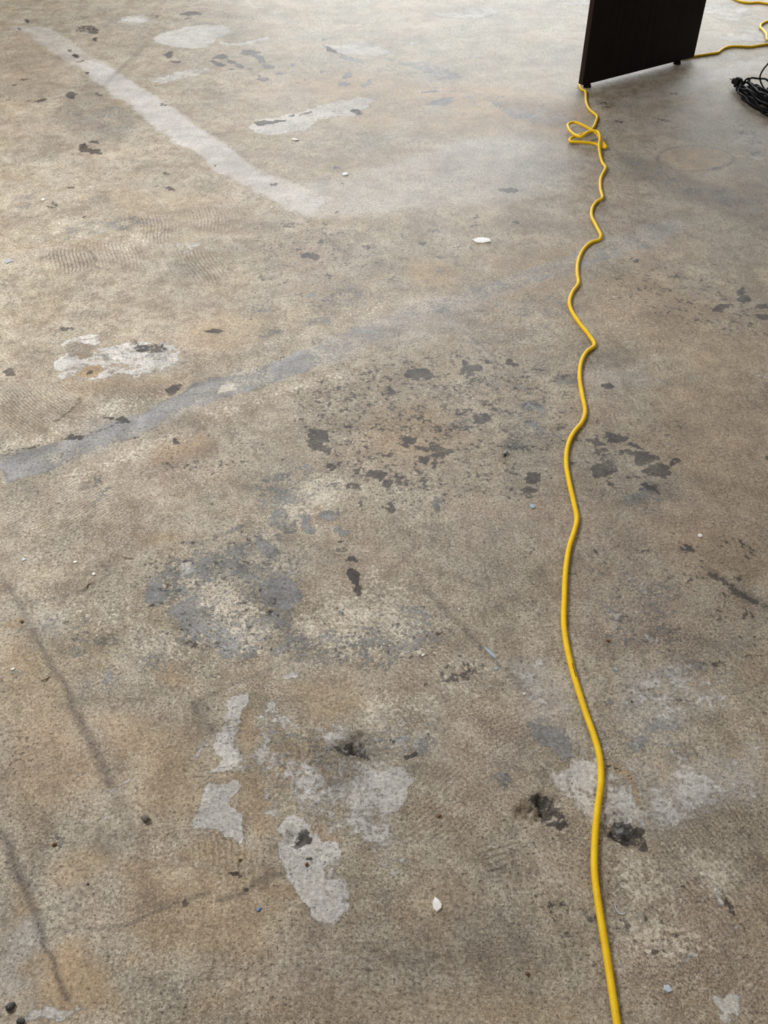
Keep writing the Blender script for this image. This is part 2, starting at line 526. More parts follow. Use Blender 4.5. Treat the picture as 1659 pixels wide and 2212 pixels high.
# ---- pale crater with two hollows, left
poly('white', .58, [(128,775),(138,745),(185,738),(215,735),(255,752),(285,742),(330,735),(365,738),(392,760),(395,782),(360,796),(320,812),(260,820),(200,820),(145,808)], 18)
poly('dark', .5, [(270,735),(330,735),(365,750),(340,765),(290,762)], 16)
poly('white', 1, [(140,755),(152,746),(195,742),(212,735),(170,745),(150,770)], 6, 'sub')
poly('white', 1, [(141,766),(160,748),(190,747),(214,751),(205,770),(172,776),(150,774)], 5, 'sub')
poly('stain_shade', .38, [(141,766),(160,748),(190,747),(214,751),(205,770),(172,776),(150,774)], 5)
for b in [(294,766,22,7,-15),(278,783,16,5,-20),(310,743,14,4,-20),(378,766,15,9,-40),(366,782,20,6,-15),(143,806,10,8,0),(138,788,12,8,0),(190,733,22,5,-6),(222,806,16,6,0),(215,812,24,5,5),(160,778,30,8,0),(250,775,14,6,20),(150,745,14,5,-20),(330,780,26,4,-10)]:
    blob('white', 1, *b)
for b in [(300,752,22,4,-12),(325,765,18,5,-20),(350,748,16,5,-10),(262,770,10,5,20),(345,775,12,4,-15)]:
    blob('grey', .85, *b)
line('stain_shade', .5, [(145,765),(160,750),(190,747),(210,749)], 4)  # rim shadow of the upper hollow, painted as a thin arc
poly('white', .95, [(180,802),(190,790),(215,788),(228,800),(215,812),(190,813)], 5, 'sub')
poly('rust', .8, [(180,802),(190,790),(215,788),(228,800),(215,812),(190,813)], 5)
poly('stain_shade', .3, [(182,800),(192,790),(215,790),(220,800),(200,806)], 8)  # shadow inside the lower hollow, painted rather than modelled
blob('dark', .95, 202, 802, 5, 4)
poly('grey', .5, [(205,765),(235,755),(250,775),(235,790),(215,780)], 12)
poly('rust', .3, [(225,785),(300,780),(320,800),(260,815)], 20)
# ---- trowel comb marks
ridges(.85, [(105,540),(150,535),(200,545),(205,575),(150,592),(110,580)], 86, lam=.011)
ridges(.5, [(180,525),(280,520),(330,550),(300,580),(200,575)], 80, lam=.011)
ridges(.6, [(285,470),(330,455),(370,475),(380,510),(330,525),(300,500)], 84, lam=.011)
ridges(.5, [(395,455),(450,445),(512,470),(500,500),(420,500)], 84, lam=.011)
ridges(.6, [(385,540),(450,530),(490,590),(460,620),(400,590)], 58, lam=.011)
ridges(.55, [(40,840),(180,820),(160,890),(60,930),(0,920),(0,860)], 40, lam=.0078)
ridges(.35, [(180,860),(330,835),(400,800),(400,830),(250,890),(120,930)], 42, lam=.0078)
ridges(.3, [(500,745),(620,710),(680,690),(650,740),(520,780)], 40, lam=.0078)
ridges(.35, [(0,1060),(150,1040),(300,1060),(260,1150),(100,1180),(0,1150)], -28, lam=.0078)
ridges(0.31, [(840,1440),(960,1410),(1060,1440),(1040,1500),(900,1490)], 42, lam=.0078)
ridges(0.34, [(870,1500),(930,1520),(930,1580),(860,1570)], 48, lam=.0078)
ridges(0.31, [(1040,1560),(1130,1540),(1140,1620),(1060,1630)], -25, lam=.0078)
ridges(0.31, [(950,1650),(1010,1660),(1000,1720),(930,1710)], -35, lam=.0078)
ridges(0.53, [(1035,1830),(1090,1815),(1110,1870),(1090,1910),(1050,1900)], -22, lam=.0095)
ridges(0.34, [(1000,1680),(1100,1650),(1120,1720),(1040,1720)], 38, lam=.0078)
ridges(0.31, [(900,1740),(1000,1720),(1060,1800),(980,1830),(900,1800)], -38, lam=.0078)
ridges(0.46, [(405,1830),(450,1800),(520,1810),(560,1850),(520,1890),(430,1880)], centre=(180, 1900), lam=.0095)
ridges(0.28, [(530,1820),(600,1820),(605,1870),(540,1890)], centre=(180, 1900), lam=.0095)
ridges(0.34, [(1400,1810),(1659,1720),(1659,2000),(1560,2060),(1440,1960)], 52, lam=.0078)
ridges(0.31, [(1300,1840),(1400,1860),(1460,1960),(1420,2010),(1300,1940)], 42, lam=.0078)
ridges(0.31, [(1560,2080),(1659,2030),(1659,2180),(1580,2160)], -48, lam=.0078)
ridges(0.12, [(640,2020),(1250,2000),(1290,2212),(640,2212)], 4, lam=.0075)
ridges(0.14, [(160,2100),(420,2040),(640,2060),(560,2212),(200,2212)], -28, lam=.0078)
ridges(0.12, [(620,1980),(900,1960),(1000,2060),(700,2080)], 5, lam=.0075)
ridges(0.25, [(440,1300),(560,1400),(560,1440),(400,1400),(330,1330)], 38, lam=.0078)
ridges(0.25, [(200,1380),(420,1380),(480,1470),(330,1480)], 30, lam=.0078)
ridges(0.25, [(760,1250),(900,1300),(860,1420),(740,1340)], 40, lam=.0078)
ridges(.4, [(1220,720),(1400,730),(1380,790),(1260,800)], 36, lam=.0078)

# ---- speckled dark field in the middle
poly('dark', .38, [(660,850),(740,790),(870,780),(1010,790),(1070,850),(1060,930),(990,1000),(920,1060),(830,1090),(740,1030),(680,940)], 70)
poly('dark', .3, [(700,850),(820,800),(950,850),(1000,950),(880,1040),(780,1000)], 60)
poly('cream', .28, [(640,840),(900,760),(1080,850),(1060,1000),(900,1150),(700,1080),(560,960)], 120)
for b in [(910,811,27,11,.88,5),(1012,806,24,12,.78,-15),(1118,790,16,9,.95,0),(1000,790,12,8,.8,0),(1048,783,9,7,.8,0),(835,838,10,8,.75,0),(850,815,8,5,.8,0),(895,952,13,7,1,20),(905,972,10,6,.85,30),(942,974,22,8,.95,18),(935,985,14,7,.8,0),
          (690,950,22,12,.85,0),(704,948,10,10,.95,50),(676,968,18,14,.78,0),(684,985,20,10,.72,0),(710,1022,16,8,.6,15),(812,1020,18,8,1,0),(825,1027,16,9,1,-30),(835,1042,11,8,1,0),(862,1047,9,6,1,20),(905,998,12,7,.9,15),
          (930,1012,10,6,.75,20),(925,1045,9,5,.7,0),(772,1020,10,8,.6,0),(765,1055,14,14,.6,60),(836,1090,9,9,.7,60),(780,1090,12,10,.55,0),(885,960,10,6,.7,0),(1043,914,16,7,.9,-25),(1038,912,10,7,.8,0),(1000,897,12,6,.7,0),(945,930,12,6,.7,0),
          (1140,1028,9,5,.7,0),(1152,1024,18,8,.92,-10),(1140,1052,16,8,.92,-25),(1112,1058,6,5,.9,0),(1312,829,14,7,.9,10),(1330,942,30,9,.95,8),(1290,955,20,8,.75,0),(1268,952,26,6,.6,0),(1243,1000,9,7,.8,0),(1370,960,18,7,.9,15),(1310,985,25,20,.5,0),
          (1312,1012,26,20,.85,10),(1400,985,30,9,.8,20),(1420,1015,30,10,.8,-8),(1440,1022,24,13,.95,0),(1390,990,16,12,.85,0),(1455,1000,16,8,.85,0),(1355,975,20,8,.7,0),(1420,1058,16,9,.65,20),(1435,1065,14,8,.5,30),(700,900,8,6,.6,0),
          (735,1200,12,7,.6,0),(758,1222,10,9,.85,20),(758,1255,15,13,.92,0),(766,1275,9,10,.9,60),(730,1178,9,7,.55,0),(1485,1190,14,9,.6,20),(1610,1175,12,7,.6,20),(1555,662,20,9,.9,0),(1610,646,17,7,.9,0),(1600,632,12,4,.7,0),(1645,663,18,6,.7,0),(1648,690,16,8,.85,10),(1570,658,28,6,.5,0),
          (1655,990,8,5,.8,0),(1380,565,8,4,.8,0),(1368,560,5,3,.8,0),(1480,510,40,6,.4,0),(1420,730,12,6,.35,0),(1478,735,14,5,.35,0),(1020,480,20,4,.3,0),(450,1090,9,5,.35,0),(620,1000,10,5,.4,0),
          (1155,1187,30,5,.4,-18),(1300,1192,6,6,.9,60),(1396,1190,14,7,.5,10),(1240,1240,10,10,.4,0),(1280,1345,14,8,.4,0),(1070,888,20,7,.55,0)]:
    blob('dark', b[4], b[0], b[1], b[2], b[3], b[5])
for b in [(1150,875,30,13,.8,8),(1170,890,16,12,.7,40),(1145,935,46,22,.62,-10),(1110,960,30,18,.5,0),(1180,940,22,14,.6,0),(1215,815,40,16,.5,0),(1400,1085,40,18,.6,10),(1420,1060,20,16,.6,0),(1050,838,60,20,.4,0),(1000,920,34,12,.55,-8),(1085,892,24,10,.6,0),
          (1110,830,28,16,.4,0),(950,1090,13,9,.85,60),(700,1010,14,8,.45,0),(1120,650,70,18,.3,-10),(1150,670,50,14,.35,0),(1270,790,30,14,.35,0),(1255,880,16,10,.5,0),(1460,950,40,20,.3,0),(1310,1140,10,8,.4,0),(1490,1192,16,10,.5,20),(1470,820,50,24,.3,0),
          (700,690,40,20,.4,0),(740,640,50,24,.45,-10),(690,660,24,10,.5,0),(560,665,30,14,.4,0),(590,720,30,10,.4,-10),(672,640,12,6,.7,0)]:
    blob('grey', b[4], b[0], b[1], b[2], b[3], b[5])
poly('grey', .3, [(720,640),(900,600),(960,560),(1040,560),(960,620),(820,660),(740,690)], 50)
poly('grey', .3, [(950,660),(1140,620),(1240,640),(1230,740),(1100,790),(1000,740)], 70)
poly('cream', .36, [(1240,620),(1380,620),(1480,690),(1440,780),(1300,740)], 90)
poly('dark', .24, [(1240,560),(1400,560),(1600,620),(1659,650),(1659,720),(1500,700),(1340,640)], 90)
poly('dark', .2, [(830,480),(1000,470),(1040,500),(930,540),(820,530)], 40)
poly('rust', .55, [(900,565),(960,570),(1010,590),(980,620),(920,610),(890,590)], 44)
poly('rust', .38, [(1420,820),(1560,820),(1659,880),(1659,1100),(1560,1120),(1460,1030),(1400,930)], 120)
poly('rust', .45, [(1440,960),(1540,980),(1560,1050),(1490,1040)], 70)
poly('rust', .35, [(1480,690),(1659,740),(1659,860),(1560,850),(1460,780)], 90)
poly('rust', .4, [(800,880),(960,860),(1010,960),(900,1010),(800,980)], 90)
line('dust', .42, [(905,655),(935,672),(960,690),(1000,725),(1060,775)], 7, 8)
line('stain_shade', .25, [(912,650),(960,684),(1070,775),(1130,830)], 5, 6)
blob('dust', .6, 965, 692, 18, 6, 30)
blob('dust', .45, 925, 668, 18, 8, 30)
poly('dust', .32, [(1230,800),(1400,800),(1440,825),(1390,840),(1240,822)], 26)
poly('dust', .28, [(850,655),(940,640),(990,700),(900,740),(830,740)], 50)
poly('dust', .4, [(780,690),(880,680),(890,700),(800,735),(760,735)], 30)
line('white', .9, [(1625,808),(1659,815)], 5)
line('stain_shade', .42, [(1300,925),(1350,960)], 4)
line('stain_shade', .45, [(1480,1025),(1530,1065),(1600,1125),(1659,1178)], 6, 8)
blob('stain_shade', .35, 1600, 1112, 22, 7)
poly('stain_shade', .35, [(1390,1040),(1470,1040),(1520,1080),(1540,1120),(1470,1090)], 40)
line('stain_shade', .3, [(640,455),(700,505),(760,560)], 4, 5)
line('stain_shade', .25, [(690,505),(770,560)], 3, 4)

# ---- grey skim with cream showing through, centre left
poly('cream', .68, [(320,1270),(350,1240),(400,1215),(440,1240),(480,1250),(560,1300),(600,1330),(580,1400),(500,1420),(420,1390),(360,1330)], 36)
poly('cream', .6, [(520,1150),(620,1080),(680,1030),(760,1030),(760,1080),(660,1140),(560,1190)], 50)
poly('cream', .6, [(620,1360),(720,1280),(800,1230),(900,1290),(960,1350),(900,1420),(780,1440),(660,1420)], 70)
poly('cream', .4, [(60,1290),(180,1270),(300,1290),(420,1390),(480,1470),(360,1480),(240,1400),(100,1340)], 80)
poly('cream', .5, [(830,1500),(960,1500),(960,1640),(860,1650),(800,1580)], 70)
poly('cream', .45, [(940,1420),(1060,1430),(1050,1530),(960,1520)], 50)
G = [(.96, [(578,1118),(600,1102),(632,1128),(642,1142),(632,1155),(612,1152),(592,1138)]), (.75, [(640,1118),(662,1112),(690,1140),(680,1152),(658,1145)]),
     (.8, [(698,1115),(720,1105),(735,1112),(715,1130),(698,1128)]), (.9, [(718,1148),(735,1138),(742,1152),(728,1162)]), (.96, [(545,1172),(556,1166),(578,1170),(590,1184),(582,1196),(566,1204),(556,1192)]), (.9, [(600,1158),(615,1160),(612,1172),(600,1170)]),
     (.62, [(470,1150),(500,1138),(522,1130),(515,1145),(490,1160),(468,1165)]), (.55, [(402,1168),(425,1160),(440,1170),(425,1185),(405,1185)]), (.6, [(355,1222),(375,1215),(385,1222),(362,1232)]),
     (.74, [(410,1222),(430,1202),(450,1198),(470,1200),(500,1212),(520,1230),(510,1245),(480,1235),(462,1250),(470,1266),(440,1258),(420,1240)]),
     (.78, [(500,1215),(540,1238),(570,1243),(610,1240),(636,1256),(642,1275),(655,1296),(640,1312),(605,1318),(575,1305),(560,1275),(525,1255),(505,1240)]),
     (.75, [(300,1285),(318,1262),(340,1250),(352,1252),(340,1268),(365,1280),(350,1300),(310,1305)]), (.5, [(395,1240),(425,1248),(418,1268),(398,1262)]),
     (.88, [(370,1312),(385,1298),(420,1295),(445,1305),(470,1325),(480,1350),(465,1372),(430,1370),(400,1362),(378,1340)]), (.86, [(470,1398),(490,1370),(512,1362),(528,1385),(520,1410),(490,1412)]),
     (.62, [(530,1345),(560,1330),(595,1318),(600,1335),(570,1360),(540,1365)]), (.66, [(505,1270),(540,1275),(545,1300),(520,1308),(498,1295)]), (.6, [(335,1412),(352,1405),(372,1415),(355,1432),(338,1425)]),
     (.62, [(560,1050),(600,1025),(640,1030),(620,1050),(580,1060)]), (.6, [(590,1085),(640,1075),(680,1072),(670,1090),(620,1100),(590,1108)]), (.55, [(640,1010),(670,1020),(690,1040),(665,1050)]),
     (.66, [(590,1395),(620,1370),(650,1380),(620,1410),(596,1412)]), (.62, [(710,1395),(740,1370),(752,1395),(735,1410)]), (.6, [(720,1320),(740,1325),(742,1340),(722,1335)]), (.5, [(700,1410),(790,1405),(780,1425),(700,1432)]),
     (.45, [(840,1300),(900,1300),(935,1340),(910,1370),(860,1350)]), (.5, [(830,1370),(890,1360),(900,1390),(840,1395)]), (.5, [(680,1270),(710,1270),(705,1290)]),
     (.95, [(905,1612),(925,1590),(948,1598),(945,1625),(925,1638),(908,1632)]), (.62, [(858,1590),(895,1580),(905,1605),(870,1612)])]
for s, p in G: poly('grey', s, p, 10)
poly('grey', .36, [(300,1270),(420,1200),(600,1230),(660,1300),(600,1380),(500,1420),(380,1380)], 40)
poly('grey', .34, [(640,1370),(760,1330),(900,1300),(960,1360),(880,1430),(700,1440)], 60)
poly('grey', .3, [(540,1060),(640,1020),(720,1060),(640,1100),(560,1110)], 50)
poly('grey', .34, [(130,1330),(240,1310),(330,1340),(420,1420),(480,1460),(340,1470),(200,1420)], 60)
poly('grey', .4, [(80,1335),(120,1320),(145,1350),(110,1380),(75,1365)], 30)
poly('dust', .3, [(75,1335),(115,1320),(150,1350),(130,1390),(80,1370)], 30)
poly('grey', .5, [(140,1430),(180,1405),(205,1415),(190,1440),(150,1455)], 24)
poly('grey', .5, [(215,1470),(245,1450),(275,1475),(260,1500),(220,1495)], 24)
poly('grey', .45, [(10,1455),(50,1460),(40,1475),(12,1470)], 10)
poly('grey', .35, [(0,1490),(40,1500),(30,1530),(0,1540)], 20)
blob('dust', .85, 400, 1234, 17, 11, -20, soft=8)
line('grey', .5, [(455,1175),(530,1130),(545,1125)], 10)
line('stain_shade', .26, [(410,1185),(530,1132)], 12)
poly('dark', .42, [(935,1440),(1010,1425),(1060,1440),(1045,1470),(960,1475)], 24)
poly('dark', .3, [(690,1290),(740,1300),(740,1350),(690,1340)], 30)
poly('dark', .3, [(640,1320),(740,1350),(760,1400),(640,1380)], 40)
poly('dark', .28, [(840,1280),(940,1300),(960,1380),(860,1400)], 40)
# ---- chalk-straight dirt lines of the old partitions
line('stain_shade', .55, [(0,1235),(40,1305),(62,1350)], 10, 12)
line('stain_shade', .35, [(62,1350),(80,1390)], 16, 16)
line('stain_shade', .62, [(80,1385),(120,1455),(160,1545)], 11, 12)
line('stain_shade', .62, [(160,1545),(200,1625),(238,1700)], 17, 16)
line('stain_shade', .3, [(238,1700),(290,1800)], 16, 20)
line('stain_shade', .62, [(0,1795),(22,1850),(50,1930),(70,1985)], 18, 16)
line('stain_shade', .7, [(70,1985),(90,2050),(120,2130),(138,2165)], 12, 10)
line('stain_shade', .4, [(415,1520),(440,1505),(520,1475),(600,1435)], 12, 12)
line('stain_shade', .4, [(412,1520),(430,1555),(450,1580)], 20, 20)
line('stain_shade', .26, [(60,1305),(150,1285),(220,1250),(250,1235)], 8, 10)
line('stain_shade', .22, [(195,1190),(230,1230)], 9, 10)
line('stain_shade', .5, [(905,1262),(930,1290),(975,1335)], 9, 10)
line('stain_shade', .45, [(975,1335),(1030,1390),(1080,1440),(1150,1510)], 9, 10)
line('stain_shade', .3, [(1290,1415),(1340,1455),(1400,1505)], 4, 6)
line('stain_shade', .28, [(1190,1310),(1290,1410)], 5, 8)
line('dark', .72, [(1540,1245),(1580,1270),(1615,1295),(1659,1312)], 22, 16)
line('stain_shade', .45, [(1530,1225),(1580,1265),(1659,1312)], 26, 20)
line('dark', .5, [(1610,1410),(1659,1418)], 7)
line('stain_shade', .6, [(125,2024),(150,2017),(190,2012),(250,2000),(280,1995),(330,1970),(388,1945)], 5, 6)
line('stain_shade', .5, [(400,1945),(450,1935)], 9, 8)
line('stain_shade', .5, [(470,1950),(520,1935),(560,1905),(604,1888)], 14, 12)
line('stain_shade', .35, [(930,2010),(880,1960)], 8)
for b in [(392,1947,11,10,.75),(492,1897,17,9,.8),(505,1905,8,8,.6),(130,2025,7,7,.7),(320,1972,6,4,.6),(520,1938,12,6,.6),(645,2150,9,8,.6),(640,2155,16,16,.25),(625,2150,5,24,.25),(228,2075,8,12,.4),(72,2012,6,6,.6)]:
    blob('dark', b[4], *b[:4])
# ---- white filler, lower centre
poly('white', .66, [(495,1520),(520,1508),(548,1494),(542,1520),(520,1560),(515,1600),(500,1640),(520,1660),(500,1690),(470,1680),(452,1655),(448,1600),(470,1565)], 14)
poly('white', .45, [(430,1595),(450,1590),(450,1605),(400,1650),(372,1660)], 10)
poly('white', .85, [(450,1655),(475,1645),(490,1660),(470,1680),(445,1685)], 8)
poly('white', .5, [(580,1535),(600,1515),(620,1540),(640,1560),(600,1580),(580,1620),(560,1640),(555,1600)], 18)
poly('white', 1, [(434,1712),(448,1702),(470,1712),(498,1708),(503,1718),(492,1740),(500,1755),(525,1770),(532,1785),(522,1808),(514,1820),(490,1808),(470,1785),(450,1780),(424,1782),(422,1760),(432,1740)], 6)
poly('white', .62, [(555,1710),(600,1720),(628,1745),(610,1755),(600,1780),(575,1765)], 12)
poly('white', .42, [(500,1640),(600,1600),(660,1620),(720,1690),(700,1780),(600,1770),(540,1720)], 44)
poly('white', .72, [(605,1785),(620,1772),(645,1770),(672,1790),(690,1815),(730,1825),(742,1850),(738,1890),(750,1920),(738,1930),(735,1960),(720,1985),(700,1998),(665,1990),(640,1965),(612,1930),(604,1880)], 9)
poly('white', .55, [(605,1788),(640,1772),(668,1790),(675,1820),(650,1860),(660,1920),(690,1980),(650,1970),(612,1925),(604,1850)], 10, 'add')
poly('white', .62, [(640,1640),(700,1690),(740,1720),(735,1770),(690,1760),(650,1720)], 20)
poly('white', .55, [(700,1660),(800,1640),(850,1650),(905,1695),(890,1740),(868,1770),(870,1830),(882,1850),(868,1880),(838,1885),(815,1850),(780,1810),(760,1750),(720,1710)], 24)
poly('white', .5, [(840,1690),(905,1695),(880,1760),(850,1750)], 16, 'add')
poly('rust', .45, [(660,1790),(720,1785),(730,1820),(690,1840),(650,1820)], 20)
poly('rust', .3, [(640,1895),(700,1900),(690,1960),(660,1950)], 26)
poly('white', .4, [(720,1550),(840,1540),(960,1570),(900,1640),(760,1640)], 44)
poly('cream', .5, [(800,1500),(880,1520),(930,1580),(880,1640),(780,1600)], 60)
poly('grey', .4, [(700,1600),(800,1560),(880,1580),(880,1640),(760,1660),(690,1680)], 50)
poly('grey', .35, [(600,1640),(700,1640),(720,1700),(640,1720)], 44)
poly('stain_shade', .3, [(680,1640),(760,1620),(790,1680),(740,1720),(690,1700)], 50)
poly('stain_shade', .35, [(715,1610),(750,1580),(800,1580),(810,1640),(760,1660),(720,1640)], 34)
poly('dark', .5, [(720,1625),(740,1600),(760,1610),(790,1590),(800,1620),(780,1645),(750,1648)], 20)
for b in [(770,1618,16,6,.9,-60),(750,1628,18,4,.8,30),(780,1640,12,5,.9,0),(895,1635,12,8,.85,0),(640,1810,22,9,.85,-10),(630,1815,14,5,.9,20),(650,1800,18,3,.7,-15),(668,1856,16,3,.6,-5),(610,1858,10,5,.6,0),(740,1595,10,6,.6,0),(860,1592,12,8,.6,0),(990,1470,14,5,.5,0),(918,1476,10,4,.6,0)]:
    blob('dark', b[4], b[0], b[1], b[2], b[3], b[5])
pit(768, 1618, 34, .010, 5)
pit(638, 1812, 24, .008, 9)
blob('white', 1, 640, 1842, 30, 10, 25, soft=6)
blob('white', .9, 625, 1880, 16, 16)
# ---- filler and grey smears on the right
poly('white', .34, [(1105,1420),(1180,1420),(1230,1480),(1240,1540),(1190,1560),(1140,1540),(1110,1470)], 40)
poly('dust', .28, [(1105,1420),(1180,1420),(1240,1500),(1250,1580),(1200,1640),(1130,1560)], 50)
poly('dust', .42, [(1125,1500),(1210,1490),(1240,1560),(1190,1580),(1140,1560)], 34)
poly('grey', .7, [(1138,1572),(1165,1560),(1200,1580),(1225,1610),(1235,1650),(1205,1660),(1180,1640),(1150,1610)], 26)
poly('stain_shade', .22, [(1150,1565),(1195,1575),(1230,1620),(1220,1655),(1180,1630),(1150,1600)], 26)
poly('white', .64, [(1175,1660),(1200,1670),(1245,1650),(1300,1655),(1320,1700),(1300,1760),(1270,1790),(1250,1760),(1215,1735),(1185,1700)], 20)
poly('white', .95, [(1238,1658),(1275,1648),(1280,1676),(1262,1684),(1238,1682)], 5)
poly('white', .60, [(1300,1660),(1330,1680),(1370,1740),(1380,1770),(1350,1775),(1300,1760),(1290,1700)], 18)
poly('white', .66, [(1392,1712),(1420,1705),(1460,1700),(1500,1715),(1550,1740),(1580,1745),(1550,1765),(1500,1785),(1470,1800),(1420,1790),(1390,1785),(1400,1750)], 34)
poly('white', .42, [(1420,1660),(1540,1640),(1620,1660),(1640,1720),(1560,1760),(1450,1720)], 44)
poly('dust', .35, [(1390,1660),(1659,1600),(1659,1700),(1560,1760),(1400,1800)], 60)
poly('dust', .55, [(1560,1640),(1630,1655),(1640,1675),(1590,1680)], 20)
poly('grey', .62, [(1330,1625),(1390,1580),(1410,1600),(1400,1630),(1340,1650)], 16)
poly('grey', .5, [(1470,1560),(1440,1600),(1410,1640),(1380,1600),(1440,1540)], 30)
poly('white', .44, [(1380,1440),(1480,1420),(1540,1450),(1530,1500),(1490,1560),(1430,1560),(1400,1500)], 40)
poly('white', .6, [(1390,1460),(1420,1450),(1440,1490),(1420,1510),(1395,1490)], 16)
poly('rust', .2, [(1480,1460),(1540,1470),(1520,1500),(1490,1490)], 16); poly('white', .7, [(1490,1470),(1540,1470),(1525,1500),(1500,1500)], 16)
poly('grey', .62, [(1410,1450),(1450,1440),(1470,1465),(1460,1480),(1425,1470)], 14)
poly('grey', .42, [(1440,1420),(1540,1410),(1570,1450),(1500,1470),(1470,1530),(1430,1540)], 40)
poly('dark', .42, [(1520,1415),(1580,1430),(1600,1450),(1560,1450)], 20)
poly('dark', .34, [(1440,1500),(1490,1500),(1480,1540),(1440,1545)], 24)
poly('white', .6, [(1500,1520),(1520,1510),(1510,1545),(1495,1545)], 8)
poly('grey', .3, [(1400,1600),(1480,1600),(1500,1680),(1420,1690)], 40)
poly('white', .5, [(1330,1325),(1358,1330),(1350,1350),(1340,1362),(1330,1345)], 8)
poly('white', .6, [(1355,1246),(1370,1245),(1402,1270),(1400,1284),(1385,1278)], 6)
line('stain_shade', .5, [(1375,1255),(1402,1268),(1400,1284)], 4)
blob('white', .5, 1395, 1380, 30, 16, soft=20)
poly('rust', .35, [(1600,1400),(1659,1390),(1659,1500),(1600,1470)], 50)
poly('rust', .3, [(1500,1230),(1530,1235),(1540,1245),(1510,1248)], 8)
poly('dark', .22, [(1240,1180),(1500,1150),(1560,1300),(1450,1420),(1300,1400)], 110)
poly('cream', .25, [(1240,1200),(1500,1180),(1500,1400),(1280,1400)], 110)
poly('rust', .6, [(1310,1650),(1350,1680),(1370,1720),(1380,1760),(1360,1750),(1340,1700),(1310,1670)], 14)
line('dark', .85, [(1305,1655),(1325,1664),(1340,1672)], 5)
line('dark', .6, [(1345,1678),(1365,1692)], 5)
poly('rust', .3, [(1400,1640),(1480,1620),(1490,1680),(1420,1710)], 40)
pit(1166, 1752, 42, .013, 21)
pit(1342, 1795, 42, .012, 33)
poly('dark', .62, [(1130,1728),(1160,1718),(1185,1735),(1210,1758),(1212,1790),(1180,1798),(1145,1790),(1150,1765)], 18)
poly('grey', .8, [(1128,1735),(1150,1722),(1175,1735),(1180,1755),(1150,1760)], 10)
poly('dark', .62, [(1298,1765),(1340,1755),(1362,1775),(1385,1800),(1388,1830),(1370,1838),(1345,1815),(1315,1815),(1300,1790)], 14)
poly('grey', .7, [(1310,1768),(1345,1760),(1370,1790),(1345,1812),(1315,1800)], 16)
for b in [(1172,1785,14,7,1,0),(1150,1740,10,4,.9,30),(1190,1765,14,4,.8,40),(1350,1772,8,5,1,60),(1335,1795,16,4,.9,30),(1372,1785,10,8,.9,40),(1340,1812,12,5,.95,30),(1310,1800,8,8,.85,0),(1135,1735,8,9,.85,0),(1190,1788,16,8,.8,-20)]:
    blob('dark', b[4], b[0], b[1], b[2], b[3], b[5])
poly('grey', .5, [(1060,1670),(1090,1665),(1120,1700),(1100,1715),(1065,1695)], 14)
poly('cream', .62, [(1290,1850),(1340,1830),(1420,1870),(1460,1950),(1400,1980),(1320,1940)], 50)
poly('cream', .62, [(1310,1960),(1400,1970),(1480,2010),(1560,2080),(1480,2110),(1380,2060)], 60)
poly('cream', .55, [(1420,1830),(1540,1800),(1600,1900),(1600,2010),(1540,1990),(1480,1900)], 70)
poly('white', .62, [(1510,1910),(1530,1905),(1560,1950),(1595,2010),(1580,2015),(1540,1970)], 14)
poly('dark', .35, [(1260,1870),(1340,1900),(1440,2000),(1480,2080),(1400,2090),(1290,2040),(1240,2000)], 80)
poly('dark', .3, [(1100,1900),(1240,1880),(1280,2060),(1240,2080),(1160,2000)], 70)
poly('dark', .55, [(1540,1920),(1560,1930),(1590,1970),(1580,1985),(1550,1950)], 12)
poly('rust', .35, [(1560,1950),(1659,1940),(1659,2060),(1600,2060)], 60)
poly('white', .78, [(1525,2178),(1560,2165),(1590,2172),(1590,2195),(1550,2205),(1530,2200)], 16)
blob('white', .6, 1482, 2088, 14, 10)
blob('dark', .9, 1453, 1927, 7, 6)
blob('dark', .6, 1430, 1850, 8, 6)
poly('white', .40, [(1330,1440),(1480,1400),(1580,1440),(1600,1500),(1520,1600),(1420,1620),(1360,1560)], 70)
poly('white', .36, [(1280,1560),(1420,1600),(1620,1600),(1659,1700),(1560,1780),(1380,1800),(1240,1720),(1220,1640)], 80)
poly('grey', .36, [(1260,1440),(1480,1480),(1500,1640),(1380,1680),(1280,1600)], 90)
poly('grey', .34, [(1240,1230),(1480,1230),(1500,1420),(1300,1440)], 90)
poly('dust', .25, [(1340,1440),(1500,1420),(1520,1560),(1420,1620),(1360,1560)], 60)
poly('grey', .32, [(540,1560),(700,1540),(860,1600),(860,1760),(700,1780),(580,1720)], 80)
poly('white', .34, [(560,1540),(760,1560),(900,1660),(860,1860),(760,1840),(600,1760)], 70)
poly('rust', .55, [(560,1640),(640,1600),(660,1680),(600,1720)], 30)
poly('rust', .5, [(450,1680),(560,1690),(600,1800),(560,1810),(500,1740)], 30)
poly('rust', .4, [(0,1380),(60,1400),(160,1560),(220,1700),(60,1760),(0,1700)], 90)
poly('rust', .42, [(240,1560),(420,1580),(440,1760),(300,1760)], 90)
poly('rust', .42, [(250,1850),(600,1900),(560,2100),(300,2080)], 110)
poly('rust', .35, [(620,1480),(760,1460),(820,1540),(700,1560)], 60)
poly('rust', .38, [(1380,1100),(1659,1120),(1659,1260),(1500,1260)], 90)
